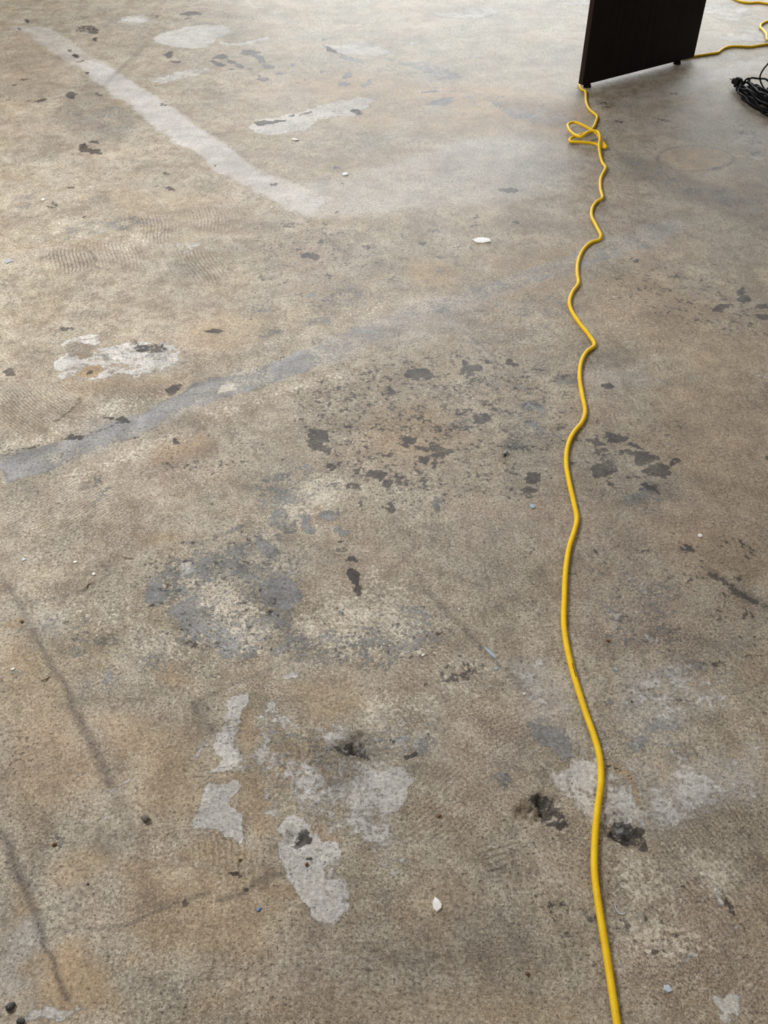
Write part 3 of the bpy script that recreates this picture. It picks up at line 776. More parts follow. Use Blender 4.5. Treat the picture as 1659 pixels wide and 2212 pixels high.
# more wear, mid and right, with some painted shade by the desk panel
poly('dark', .34, [(600,830),(760,760),(1000,740),(1240,780),(1260,940),(1180,1090),(1000,1120),(800,1120),(660,1060)], 130)
poly('dark', .33, [(1240,600),(1420,570),(1659,630),(1659,740),(1520,740),(1380,680)], 70)
poly('dark', .30, [(1250,880),(1480,900),(1500,1060),(1380,1120),(1260,1060)], 70)
poly('dark', .30, [(1420,1140),(1659,1160),(1659,1420),(1500,1360)], 90)
poly('dark', .28, [(280,1180),(560,1120),(680,1240),(640,1440),(420,1440),(300,1340)], 70)
poly('dark', .27, [(620,1300),(980,1270),(980,1440),(700,1460)], 60)
poly('dark', .27, [(520,470),(820,480),(860,580),(640,640),(520,580)], 60)
poly('grey', .50, [(300,1255),(420,1190),(560,1150),(640,1220),(660,1310),(620,1400),(500,1430),(380,1390)], 50)
poly('grey', .46, [(600,1390),(760,1340),(940,1330),(960,1390),(820,1450),(640,1450)], 40)
poly('grey', .44, [(540,1060),(650,1010),(760,1060),(660,1120),(580,1150)], 40)
poly('grey', .5, [(1280,545),(1400,485),(1450,470),(1470,490),(1400,530),(1300,570)], 22)
poly('dust', .30, [(900,655),(1050,615),(1200,560),(1330,520),(1440,478),(1460,492),(1340,548),(1200,602),(1050,650),(920,700)], 24)
poly('dust', .34, [(0,985),(110,955),(240,915),(380,855),(520,810),(600,780),(600,825),(480,868),(330,918),(220,970),(80,1028),(0,1045)], 16)
poly('stain_shade', .30, [(1330,325),(1430,350),(1520,385),(1659,425),(1659,500),(1540,450),(1420,405),(1345,365)], 40)
poly('rust', .6, [(1060,200),(1180,210),(1270,240),(1250,290),(1150,280),(1080,250)], 50)  # reddish floor tint, deepened to carry the shade left of the panel
poly('dark', .40, [(1100,225),(1200,235),(1260,255),(1200,275),(1120,260)], 30)  # darkens the same patch: flakes plus painted panel shade
poly('rust', .4, [(1240,600),(1420,590),(1560,680),(1500,760),(1320,720)], 100)
poly('rust', .35, [(1060,560),(1240,520),(1260,640),(1100,640)], 70)
# ---- lower left
poly('white', .75, [(50,2195),(70,2185),(100,2200),(160,2205),(165,2212),(20,2212)], 16)
poly('dust', .42, [(0,2010),(60,1990),(60,2050),(40,2100),(60,2150),(0,2170)], 34)
poly('white', .3, [(0,2010),(60,1990),(60,2050),(40,2100),(50,2140),(0,2150)], 34)
poly('rust', .62, [(60,2080),(130,2060),(200,2110),(240,2212),(80,2200),(40,2150)], 60)
poly('rust', .5, [(0,1900),(60,1940),(60,2000),(0,2010)], 40)
poly('rust', .45, [(80,1870),(150,1820),(260,1840),(180,1920),(100,1930)], 60)
poly('rust', .45, [(390,1830),(470,1800),(560,1850),(460,1880)], 50)
poly('rust', .5, [(550,1925),(620,1900),(630,1950),(560,1960)], 34)
poly('rust', .4, [(380,2040),(460,2020),(440,2060),(380,2080)], 34)
poly('rust', .35, [(240,2070),(300,2060),(290,2090),(240,2110)], 26)
poly('rust', .32, [(840,1930),(1000,1900),(1060,1960),(960,2030),(850,2000)], 80)
poly('rust', .4, [(200,1560),(330,1560),(350,1640),(240,1660)], 60)
poly('rust', .5, [(330,1450),(390,1430),(420,1480),(360,1500)], 34)
poly('rust', .6, [(510,1560),(550,1530),(560,1600),(520,1650)], 26)
poly('rust', .45, [(440,1690),(500,1690),(560,1740),(550,1800),(520,1760),(480,1700)], 26)
poly('rust', .5, [(0,1355),(40,1340),(50,1360),(0,1368)], 12)
poly('rust', .25, [(560,2130),(1240,2140),(1280,2212),(560,2212)], 80)
poly('rust', .3, [(400,2150),(560,2120),(520,2212),(380,2212)], 60)
poly('rust', .35, [(280,1160),(380,1140),(380,1170),(300,1180)], 26)
poly('grey', .34, [(150,1860),(190,1830),(220,1850),(190,1890),(150,1890)], 26)
poly('grey', .3, [(60,1800),(120,1790),(160,1800),(120,1830)], 26)
poly('grey', .35, [(165,1740),(180,1730),(185,1770),(165,1780)], 14)
poly('stain_shade', .25, [(190,1810),(260,1780),(290,1810),(240,1860),(190,1850)], 40)
poly('stain_shade', .25, [(380,2140),(420,2100),(480,2060),(470,2110),(400,2160)], 50)
line('white', .75, [(234,1716),(255,1702),(270,1690),(284,1680)], 5, 6)
blob('white', .8, 238, 1764, 6, 8)
blob('white', .8, 270, 1815, 5, 5)
blob('white', .35, 165, 1685, 16, 14)
blob('white', .6, 632, 1454, 8, 6)
blob('white', .3, 500, 1380, 60, 6)
blob('white', .45, 1490/2+0, 1495, 12, 14)
blob('white', .45, 1075, 1490, 12, 12)
poly('stain_shade', .14, [(640,1980),(1000,1960),(1250,2030),(1280,2212),(640,2212)], 120)
poly('stain_shade', .16, [(1180,900),(1659,860),(1659,1500),(1300,1400)], 200)
poly('dark', .16, [(960,2060),(1000,2130),(1010,2212),(930,2212)], 30)

verts = np.stack([GX, GY, GZ], 1)
jj, ii = np.meshgrid(np.arange(ny - 1), np.arange(nx - 1), indexing='ij')
q = (jj * nx + ii).ravel()
quads = np.stack([q, q + 1, q + nx + 1, q + nx], 1).astype(np.int32)
me = bpy.data.meshes.new('floor')
me.vertices.add(len(verts))
me.vertices.foreach_set('co', verts.astype(np.float32).ravel())
me.loops.add(quads.size)
me.loops.foreach_set('vertex_index', quads.ravel())
me.polygons.add(len(quads))
me.polygons.foreach_set('loop_start', np.arange(0, quads.size, 4, dtype=np.int32))
me.polygons.foreach_set('use_smooth', np.ones(len(quads), bool))
me.update(calc_edges=True)
for k, v in CH.items():
    a = me.attributes.new(k, 'FLOAT', 'POINT')
    a.data.foreach_set('value', v)


def floor_material():
    m = NT('worn_concrete')
    p = m.coord()
    N = lambda off, sc, d=5, r=.62: m.noise(m.coord(off=off), sc, d, r)
    big = N((0, 0, 0), 0.8, 4, .6)
    mid = N((3, 7, 0), 4.0, 6, .66)
    mid2 = N((20, 3, 0), 8.0, 6, .68)
    sm = N((9, 2, 0), 24.0, 7, .70)
    fine = N((5, 5, 0), 170.0, 5, .72)
    grit = N((1, 8, 0), 620.0, 2, .6)
    streak = m.noise(m.coord(scale=(1.0, .42, 1), off=(4, 4, 0), rot=.6), 70.0, 6, .70)
    cream = m.attr('cream'); dark = m.attr('dark'); grey = m.attr('grey'); white = m.attr('white')
    rust = m.attr('rust'); dust = m.attr('dust'); stain_shade = m.attr('stain_shade')

    def cover(mask, noise, gain, spread=2.6, keep=.05):
        t = m.math('MULTIPLY_ADD', noise, spread, .5 - .5 * spread)
        d = m.math('SUBTRACT', mask, t)
        d = m.math('MULTIPLY_ADD', d, gain, .5, clamp=True)
        return m.math('MULTIPLY', d, m.remap(mask, 0.0, keep))

    def blend(a, b, f):
        return m.math('ADD', m.math('MULTIPLY', a, 1 - f), m.math('MULTIPLY', b, f))

    nA = blend(N((2, 9, 0), 110.0, 6, .72), N((2, 4, 0), 22.0, 6, .66), .42)
    nB = N((8, 1, 0), 105.0, 7, .72)
    nC = blend(N((6, 6, 0), 80.0, 7, .74), N((6, 2, 0), 14.0, 5, .6), .5)
    nD = blend(N((7, 3, 0), 95.0, 6, .68), N((7, 9, 0), 30.0, 4, .6), .4)
    # bare concrete: several tans and greys showing through one another
    col = m.mix(m.remap(big, .34, .66), BASE_A, BASE_B)
    col = m.mix(m.remap(mid, .36, .64, 0, .85), col, BASE_C)
    col = m.mix(m.remap(mid2, .46, .70, 0, .7), col, BASE_D)
    col = m.mix(m.remap(sm, .47, .62, 0, .62), col, BASE_L)
    col = m.mix(m.remap(sm, .47, .34, 0, .55), col, BASE_K)
    # drifting hue: pinkish, ochre and grey-green clouds, lighter and darker
    col = m.mix(m.remap(N((31, 5, 0), 3.1, 5, .62), .50, .66, 0, .55), col, (.405, .305, .240))
    col = m.mix(m.remap(N((5, 31, 0), 3.7, 5, .62), .50, .66, 0, .60), col, (.275, .268, .225))
    col = m.mix(m.remap(N((11, 21, 0), 2.7, 5, .62), .53, .68, 0, .50), col, (.385, .290, .165))
    g1 = m.math('ADD', nB, m.math('MULTIPLY', m.math('SUBTRACT', mid2, .5), .5))
    col = m.mix(m.remap(g1, .515, .565, 0, .62), col, BASE_L)
    nE = N((17, 4, 0), 300.0, 4, .70)
    g2 = m.math('ADD', nE, m.math('MULTIPLY', m.math('SUBTRACT', sm, .5), .35))
    col = m.mix(m.remap(g2, .55, .59, 0, .85), col, BASE_H)
    g3 = m.math('ADD', streak, m.math('MULTIPLY', m.math('SUBTRACT', .5, mid), .35))
    col = m.mix(m.remap(g3, .55, .61, 0, .42), col, BASE_K)
    g4 = m.math('ADD', N((3, 17, 0), 260.0, 4, .70), m.math('MULTIPLY', m.math('SUBTRACT', .5, mid2), .4))
    col = m.mix(m.remap(g4, .56, .595, 0, .88), col, BASE_K)
    cr = cover(m.math('MULTIPLY', cream, m.remap(mid2, .34, .62, .45, 1.1)), nB, 9, 3.4)
    col = m.mix(m.math('MULTIPLY', cr, .92), col, m.mix(m.remap(sm, .4, .6), (.58, .515, .405), (.72, .66, .56)))
    rmix = m.math('MULTIPLY', rust, m.remap(blend(mid2, sm, .4), .36, .60, .40, 1.0))
    col = m.mix(m.math('MULTIPLY', rmix, .88), col, m.mix(m.remap(mid, .35, .65), (.37, .225, .12), (.47, .31, .14)))
    gn = N((12, 3, 0), 12.0, 7, .68)
    gc = m.mix(m.remap(gn, .36, .64), (.110, .113, .113), (.330, .337, .345))
    gf = cover(grey, nA, 5.0, 3.8)
    gf = m.math('MULTIPLY', gf, m.remap(m.math('ADD', blend(nB, nE, .35), m.math('MULTIPLY', m.math('SUBTRACT', mid2, .5), .7)), .585, .525, .05, 1.0))
    col = m.mix(m.math('MULTIPLY', gf, m.remap(sm, .3, .6, .97, .86)), col, gc)
    wc = m.mix(m.remap(sm, .38, .62), (.48, .465, .44), (.75, .742, .728))
    wf = cover(white, nC, 4.5, 3.8)
    col = m.mix(m.math('MULTIPLY', wf, m.remap(blend(nB, sm, .5), .44, .58, .97, .5)), col, wc)
    df = m.math('MULTIPLY', dust, m.remap(blend(sm, mid2, .4), .32, .64, .55, 1.1))
    col = m.mix(m.math('MULTIPLY', df, .82), col, (.57, .552, .54))
    dk = cover(dark, nD, 6, 2.9)
    dc = m.mix(m.remap(mid2, .4, .6), (.030, .020, .017), (.046, .040, .037))
    col = m.mix(m.math('MULTIPLY', dk, m.remap(blend(mid2, sm, .5), 0.40, .58, .98, .74)), col, dc)
    fl = m.remap(m.math('ADD', N((15, 15, 0), 165.0, 4, .62), m.math('MULTIPLY', m.math('SUBTRACT', mid2, .5), .25)), .615, .65)
    col = m.mix(m.math('MULTIPLY', fl, m.remap(mid, .4, .6, .75, .2)), col, (.060, .045, .036))
    fw = m.remap(N((25, 15, 0), 200.0, 2, .5), .765, .785)
    col = m.mix(m.math('MULTIPLY', fw, .7), col, (.72, .70, .66))
    rc = m.math('ADD', m.attr('ridge_coord'), m.math('MULTIPLY', N((2, 2, 0), 40.0, 4, .6), .8))
    st = m.remap(m.math('SINE', m.math('MULTIPLY', rc, 2 * math.pi)), -.1, .8, smooth=True)
    rp = m.math('MULTIPLY', m.attr('ridge'), m.remap(nD, .38, .54, .25, 1.0))
    col = m.mix(m.math('MULTIPLY', m.math('MULTIPLY', st, rp), .8), col, (.115, .095, .078))
    sf = m.math('MULTIPLY', stain_shade, m.remap(blend(sm, nA, .5), .36, .60, .8, 1.3))  # dirt stains, plus the few shade patches painted into this mask
    col = m.mix(m.math('MULTIPLY', sf, 1.0), col, m.mix(.5, m.mix(1.0, col, (.30, .29, .29), 'MULTIPLY'), (.085, .08, .08)))
    cloud = m.remap(blend(N((41, 2, 0), 2.6, 5, .6), N((2, 41, 0), 11.0, 5, .65), .5), .38, .62, .76, 1.16)
    val = m.math('ADD', m.remap(fine, .30, .70, .60, 1.36), m.remap(grit, .3, .7, -.10, .10))
    val = m.math('MULTIPLY', val, cloud)
    hv = m.n('ShaderNodeHueSaturation')
    m.put(hv.inputs['Value'], val)
    m.put(hv.inputs['Color'], col)
    m.put(m.bsdf.inputs['Base Color'], hv.outputs[0])
    ro = m.math('ADD', m.remap(sm, .3, .7, .46, .62), m.math('MULTIPLY', wf, .15))
    ro = m.math('SUBTRACT', ro, m.math('MULTIPLY', dk, .10))
    m.put(m.bsdf.inputs['Roughness'], ro)
    m.bsdf.inputs['Specular IOR Level'].default_value = .28
    h = m.math('ADD', m.math('MULTIPLY', fine, .9), m.math('MULTIPLY', grit, .3))
    h = m.math('ADD', h, m.math('MULTIPLY', nB, .6))
    h = m.math('ADD', h, m.math('MULTIPLY', wf, .35))
    h = m.math('SUBTRACT', h, m.math('MULTIPLY', m.math('MULTIPLY', st, rp), .6))
    h = m.math('SUBTRACT', h, m.math('MULTIPLY', fl, .4))
    h = m.math('ADD', h, m.math('MULTIPLY', gf, .25))
    m.bump(h, .0020)
    return m.mat


BASE_A, BASE_B, BASE_C = (.318, .266, .182), (.388, .336, .250), (.350, .272, .198)
BASE_D, BASE_L, BASE_K = (.270, .256, .216), (.500, .447, .356), (.165, .135, .106)
BASE_H = (.580, .525, .430)
me.materials.append(floor_material())
floor = bpy.data.objects.new('floor', me)
C.objects.link(floor)
tag(floor, kind='structure')

# ------------------------------------------------------------------ walls, ceiling, windows (behind and around the view)
M_WALL = simple_mat('wall_paint', (.50, .485, .46), .7, .04, 8)
M_CEIL = simple_mat('ceiling_paint', (.62, .61, .59), .8, .03, 10)
M_FRAME = simple_mat('window_frame_metal', (.30, .29, .28), .4, .08, 40, metal=.6)
X0, X1, Y0, Y1 = ROOM
H = 2.8


def struct(name, boxes, mat, parent=None):
    bm = bmesh.new()
    for b in boxes: add_box(bm, *b)
    o = link_bm(name, bm, mat, parent)
    if parent is None: tag(o, kind='structure')
    return o


WIN0, WIN1, WZ0, WZ1 = -1.3, 3.5, .40, 2.40
struct('wall_left', [(X0 - .15, X0, Y0, Y1, 0, H)], M_WALL)
struct('wall_right', [(X1, X1 + .15, Y0, Y1, 0, H)], M_WALL)
struct('wall_near', [(X0 - .15, X1 + .15, Y0 - .15, Y0, 0, H)], M_WALL)
struct('wall_far', [(X0 - .15, WIN0, Y1, Y1 + .15, 0, H), (WIN1, X1 + .15, Y1, Y1 + .15, 0, H), (WIN0, WIN1, Y1, Y1 + .15, 0, WZ0), (WIN0, WIN1, Y1, Y1 + .15, WZ1, H)], M_WALL)
struct('ceiling', [(X0 - .15, X1 + .15, Y0 - .15, Y1 + .15, H, H + .1)], M_CEIL)
nw = 3
for k in range(nw):
    a = WIN0 + (WIN1 - WIN0) * k / nw
    b = WIN0 + (WIN1 - WIN0) * (k + 1) / nw
    struct('window_%d' % (k + 1), [(a, a + .05, Y1 + .03, Y1 + .11, WZ0, WZ1), (b - .05, b, Y1 + .03, Y1 + .11, WZ0, WZ1), (a + .05, b - .05, Y1 + .03, Y1 + .11, WZ0, WZ0 + .06), (a + .05, b - .05, Y1 + .03, Y1 + .11, WZ1 - .06, WZ1)], M_FRAME)

# ceiling light fittings: housing with a lamp in each
for i, (x, y, p, lc) in enumerate(TROFFERS):
    bm = bmesh.new()
    for b in ((x - .62, x + .62, y - .32, y - .29, H - .05, H), (x - .62, x + .62, y + .29, y + .32, H - .05, H), (x - .62, x - .59, y - .29, y + .29, H - .05, H), (x + .59, x + .62, y - .29, y + .29, H - .05, H)):
        add_box(bm, *b)
    tr = link_bm('trim_%d' % (i + 1), bm, M_CEIL)
    tag(tr, kind='structure')
    area('ceiling_lamp', (x, y, H - .03), (0, 0, 0), 1.1, .52, p, lc)

# ------------------------------------------------------------------ the desk whose end panel stands at the top of the view
def laminate():
    m = NT('espresso_laminate')
    g = m.noise(m.coord(scale=(9, 9, .7)), 6.0, 5, .6)
    f = m.noise(m.coord(), 300.0, 2, .6)
    c = m.mix(m.remap(g, .35, .65), (.0085, .0058, .0048), (.014, .0095, .008))
    c = m.mix(m.remap(f, .5, .8, 0, .5), c, (.020, .014, .012))
    m.put(m.bsdf.inputs['Base Color'], c)
    m.bsdf.inputs['Roughness'].default_value = .6
    m.bsdf.inputs['Specular IOR Level'].default_value = .16
    m.bump(f, .0003)
    return m.mat


M_LAM = laminate()
M_EDGE = simple_mat('dark_brown_edge_band', (.024, .012, .009), .55, .15, 80, spec=.2)
M_BLACKPL = simple_mat('black_plastic', (.006, .006, .0065), .6, .1, 120, spec=.2)
GL = .014
A = at(1259, 184.5, GL)
B = at(1499, 123, GL)
u = (B - A)
LEN = u.length
desk = empty('desk', (A.x, A.y, 0), math.atan2(u.y, u.x))
tag(desk, 'dark brown desk with its end panel standing on the concrete where the yellow cord passes', 'desk')
TH = .026
DZ = .73
# local axes: x along the panel away from the camera, y to the outside (left), -y under the desk
bm = bmesh.new(); add_box(bm, 0, LEN, 0, TH, GL, DZ - .028, .0012)
ep = link_bm('end_panel', bm, M_LAM, desk)
bm = bmesh.new(); add_box(bm, -.0018, 0.0, .0008, TH - .0008, GL + .001, DZ - .03, .0004)
link_bm('edge_band', bm, M_EDGE, ep)
W = 1.50
bm = bmesh.new(); add_box(bm, 0, LEN, -W, -W + TH, GL, DZ - .028, .0012)
ep2 = link_bm('end_panel', bm, M_LAM, desk)
bm = bmesh.new(); add_box(bm, -.02, LEN + .02, -W - .02, TH + .02, DZ - .028, DZ, .002)
link_bm('desk_top', bm, M_LAM, desk)
bm = bmesh.new(); add_box(bm, LEN * .55, LEN * .55 + .018, -W + TH, 0, .52, DZ - .028, .001)
link_bm('modesty_panel', bm, M_LAM, desk)


def glide(parent, x, y):
    bm = bmesh.new()
    bmesh.ops.create_cone(bm, cap_ends=True, segments=20, radius1=.017, radius2=.013, depth=GL - .002, matrix=Matrix.Translation((x, y, (GL - .002) / 2)))
    bmesh.ops.create_cone(bm, cap_ends=True, segments=12, radius1=.004, radius2=.004, depth=.004, matrix=Matrix.Translation((x, y, GL - .002)))
    return link_bm('foot_glide', bm, M_BLACKPL, parent)


for e, y in ((ep, TH / 2 - .004), (ep2, -W + TH / 2)):
    glide(e, .035, y)
    glide(e, LEN * .86, y)

# ------------------------------------------------------------------ yellow extension cord
def cord_mat():
    m = NT('yellow_vinyl')
    a = m.noise(m.coord(), 40.0, 4, .6)
    b = m.noise(m.coord(off=(3, 3, 3)), 260.0, 4, .65)
    c = m.mix(m.remap(a, .35, .65), (.84, .515, .003), (.92, .60, .008))
    c = m.mix(m.remap(b, .60, .72, 0, .6), c, (.34, .21, .03))
    m.put(m.bsdf.inputs['Base Color'], c)
    m.bsdf.inputs['Roughness'].default_value = .5
    m.bsdf.inputs['Specular IOR Level'].default_value = .3
    m.bump(b, .0002)
    return m.mat


M_CORD = cord_mat()
R = .0053
CPTS = [(1345,2290,0),(1333,2212,0),(1319,2120,0),(1305,2030,0),(1292,1950,0),(1284,1880,0),(1285,1810,0),(1291,1745,0),(1298,1690,0),(1296,1640,0),(1283,1590,0),(1265,1540,0),(1249,1490,0),(1237,1450,0),(1225,1400,0),(1218,1350,0),
        (1219,1290,0),(1222,1230,0),(1230,1180,0),(1241,1146,0),(1246,1120,0),(1240,1088,0),(1229,1040,0),(1223,1000,0),(1226,965,0),(1238,936,0),(1257,912,0),(1264,890,0),(1258,855,0),(1252,815,0),(1256,780,0),(1268,759,0),
        (1284,746,0),(1273,725,0),(1251,697,0),(1234,670,0),(1230,652,0),(1236,632,0),(1249,612,0),(1247,592,0),(1248,568,0),(1258,542,0),(1276,524,0),(1294,518,0),(1298,512,.004),(1289,490,.004),(1278,467,0),(1280,448,0),
        (1290,435,0),(1300,429,.003),(1297,408,0),(1298,384,0),(1306,368,.003),(1308,362,.004),(1301,351,0),(1296,333,.004),(1294,314,.014),
        # knot: up the front strand, over, round the upper loop, back over, lower loop, and on
        (1296,296,.026),(1289,283.5,.030),(1274,284,.028),(1255,295,.022),(1241,291,.016),(1229,279,.014),(1228,268,.014),(1240,264,.014),(1258,270.5,.014),(1278,281,.013),(1293,294.5,.013),(1303,309,.010),(1309,319,.006),(1299,317,.003),
        (1284,310.5,.003),(1257,307,.006),(1232,305.5,.006),(1232,299.5,.006),(1246,293.5,.006),(1266,287,.004),(1280,277.5,.002),(1287,264,0),(1289.6,251,0),(1283,245,0),(1273,236,0),(1266.6,221,0),(1265.5,205,0),(1264,196.5,0),(1257,193.5,0),(1253.5,188,0)]
pts = [at(x, y, R + z) for x, y, z in CPTS]
# behind the panel, along its outer foot, then out past its far end
un = u.normalized(); out_n = Vector((-un.y, un.x, 0))
for f, d in ((.035, .044), (.14, .085), (.30, .105), (.5, .10), (.75, .085), (.92, .04)):
    q_ = A + un * (LEN * f) + out_n * d
    pts.append(Vector((q_.x, q_.y, R)))
for x, y, z in [(1499,121.5,0),(1520,118.5,0),(1540,115.5,0),(1550,114,0),(1557,109,0),(1566,103.5,0),(1578,100.5,0),(1596,100,0),(1620,101,0),(1640,98,0),(1659,95.5,0),(1684,93,0),(1694,90,0),(1684,87.5,.003),(1668,89,.006),(1658,86,.006),(1656,75,.006),(1650,66,.004),(1643,59,.003),(1644,53,.003),(1652,48,0),(1670,43,0),(1710,34,0),(1730,22,0),(1700,12,0),(1662,8.5,0),(1640,5.3,0),(1618,6,0),(1602,4,0),(1592,0.5,0),(1580,-5,0),(1560,-12,0),(1535,-16,0),(1515,-26,0),(1530,-40,0),(1590,-50,0),(1700,-56,0),(1850,-60,0)]:
    pts.append(at(x, y, R + z))
path = spline(pts, .008)
bm = bmesh.new(); add_tube(bm, path, R, 14)
cord = link_bm('extension_cord', bm, M_CORD, None, True)
tag(cord, 'yellow extension cord winding over the floor to the desk panel and beyond it', 'cord')
# dark worn scrape on the jacket
i0 = min(range(len(path)), key=lambda i: (path[i] - at(1238, 1435, R)).length)
i1 = min(range(len(path)), key=lambda i: (path[i] - at(1246, 1466, R)).length)
seg = path[min(i0, i1):max(i0, i1) + 1]
bm = bmesh.new(); add_tube(bm, seg, R * 1.012, 3, a0=.15, a1=.55)
M_SCRAPE = simple_mat('dark_scuff', (.20, .12, .01), .6, .6, 400)
sc = link_bm('scuff_mark', bm, M_SCRAPE, cord, True)
tag(sc, 'dark scuff on the yellow jacket')

# ------------------------------------------------------------------ black cable bundle under the desk, right edge
def bundle():
    g = random.Random(12)
    c = at(1640, 222)
    tip = at(1592, 190)
    root = empty('power_cable_bundle', (c.x, c.y, 0))
    tag(root, 'tangled black power cable bundled on the floor at the right edge under the desk', 'cable')
    ax = Vector((c.x - tip.x, c.y - tip.y, 0)); L = ax.length; ax.normalize()
    sd = Vector((-ax.y, ax.x, 0))
    r = .0038
    bm = bmesh.new()
    p = []
    turns, n = 15, 14
    for t in range(turns):
        half = L * g.uniform(.5, 1.0); wd = g.uniform(.014, .046); z0 = r + .0032 * t * g.uniform(.3, 1.2); off = g.uniform(-.022, .022); tilt = g.uniform(-.7, .7); sh = L * g.uniform(-.12, .3); rz = g.uniform(-.25, .25)
        for k in range(n):
            a = 2 * math.pi * k / n
            x = half * math.cos(a) + sh; y = wd * math.sin(a) + off + rz * x * .5 + g.uniform(-.006, .006)
            z = max(r, z0 + tilt * y + g.uniform(-.004, .007))
            p.append(ax * x + sd * y + Vector((0, 0, z)))
    add_tube(bm, spline(p, .008), r, 8)
    link_bm('coiled_cable', bm, M_BLACKPL, root, True)
    bm = bmesh.new()          # tie around the waist of the coil
    ring = [sd * (.034 * math.cos(a)) + Vector((0, 0, max(.003, .022 + .021 * math.sin(a)))) + ax * .01 for a in [2 * math.pi * k / 20 for k in range(20)]]
    add_tube(bm, ring, .0032, 6, closed=True)
    link_bm('tie', bm, M_BLACKPL, root, True)
    # moulded plug at the left tip with two pins
    def plug(name, loc, yaw, tilt, s):
        bm = bmesh.new()
        sect = [(-.022, .006, .006), (-.012, .008, .007), (0, .013, .010), (.016, .015, .011), (.022, .014, .010)]
        rings = []
        for x, hy, hz in sect:
            rings.append([bm.verts.new((x, hy * math.copysign(abs(math.cos(a)) ** .6, math.cos(a)), hz * math.copysign(abs(math.sin(a)) ** .6, math.sin(a)))) for a in [2 * math.pi * (k + .5) / 12 for k in range(12)]])
        for R0, R1 in zip(rings, rings[1:]):
            for k in range(12): bm.faces.new((R0[k], R0[(k + 1) % 12], R1[(k + 1) % 12], R1[k]))
        bm.faces.new(rings[0][::-1]); bm.faces.new(rings[-1])
        o = link_bm(name, bm, M_BLACKPL, root, True)
        o.location = loc; o.rotation_euler = (0, tilt, yaw); o.scale = (s, s, s)
        return o
    yaw = math.atan2(-ax.y, -ax.x)
    t = Vector((tip.x - c.x, tip.y - c.y, 0))
    pg = plug('plug', t + Vector((0, 0, .020)), yaw + .25, -.15, 1.1)
    M_PIN = simple_mat('plated_pin', (.75, .74, .72), .25, .05, 90, metal=1.0)
    for s_ in (-1, 1):
        bm = bmesh.new(); add_box(bm, .022, .040, s_ * .0063 - .0008, s_ * .0063 + .0008, -.0032, .0032, .0004)
        tag(link_bm('pin', bm, M_PIN, pg), 'bright metal plug pin')
    plug('connector', t + ax * .022 + sd * -.022 + Vector((0, 0, .030)), yaw - .9, -.7, .85)
    for k, (dx, dy, h_) in enumerate(((.055, .0, .056), (.035, -.02, .048))):   # small loops standing out of the tangle
        bm = bmesh.new()
        add_tube(bm, spline([t + ax * (dx - .016) + sd * dy + Vector((0, 0, .018)), t + ax * (dx - .010) + sd * dy + Vector((0, 0, h_ * .8)), t + ax * (dx + .006) + sd * (dy + .004) + Vector((0, 0, h_)), t + ax * (dx + .022) + sd * dy + Vector((0, 0, h_ * .7)), t + ax * (dx + .028) + sd * dy + Vector((0, 0, .018))], .004), r, 8)
        link_bm('loose_loop', bm, M_BLACKPL, root, True)
    # the lead that rises to the desk top
    lead = [at(1672, 215, .012), at(1652, 193, .03), at(1643.5, 178, .05), at(1642, 164, .08), at(1649, 150, .11), at(1660, 136, .15), at(1676, 100, .24), at(1690, 20, .45)]
    last = lead[-1]
    lead.append(Vector((last.x + .01, last.y + .01, DZ - .030)))
    bm = bmesh.new(); add_tube(bm, [q - Vector((c.x, c.y, 0)) for q in spline(lead, .01)], .0030, 8)
    link_bm('rising_lead', bm, M_BLACKPL, root, True)
    lead2 = [at(1650, 205, .02), at(1656, 194, .045), at(1664, 184, .05), at(1682, 176, .03), at(1700, 190, .006), at(1715, 210, .004)]
    bm = bmesh.new(); add_tube(bm, [q - Vector((c.x, c.y, 0)) for q in spline(lead2, .01)], .0030, 8)
    link_bm('loose_loop', bm, M_BLACKPL, root, True)


bundle()

# ------------------------------------------------------------------ loose chips, scraps and crumbs on the floor
MATS = {}


def cmat(name, col, rough=.6):
    if name not in MATS: MATS[name] = simple_mat(name, col, rough, .14, 220, bump=.0002)
    return MATS[name]


def chip(name, px, py, w, h, thick, rot, mat, label, cat, group=None, n=8, seed=0, tilt=0.0, bend=0.0):
    """broken flat piece w x h metres with crisp edges"""
    g = random.Random(seed + int(px * 7 + py))
    bm = bmesh.new()
    base, top, rim = [], [], []
    for k in range(n):
        a = 2 * math.pi * k / n + g.uniform(-.2, .2)
        q_ = g.uniform(.78, 1.12)
        x, y = w / 2 * q_ * math.cos(a), h / 2 * q_ * math.sin(a)
        lift = bend * (x / (w / 2)) ** 2 + tilt * (x + w * .56)
        base.append(bm.verts.new((x * .96, y * .96, lift)))
        rim.append(bm.verts.new((x, y, lift + thick * .6)))
        top.append(bm.verts.new((x * .86, y * .86, lift + thick * g.uniform(.9, 1.1))))
    for k in range(n):
        j = (k + 1) % n
        bm.faces.new((base[k], base[j], rim[j], rim[k]))
        bm.faces.new((rim[k], rim[j], top[j], top[k]))
    bm.faces.new(base[::-1])
    c = bm.verts.new((g.uniform(-.1, .1) * w, g.uniform(-.1, .1) * h, sum(v.co.z for v in top) / n + thick * .12))
    for k in range(n): bm.faces.new((top[k], top[(k + 1) % n], c))
    o = link_bm(name, bm, mat)
    o.location = at(px, py, 0)
    o.rotation_euler = (0, 0, math.radians(rot))
    return tag(o, label, cat, group)


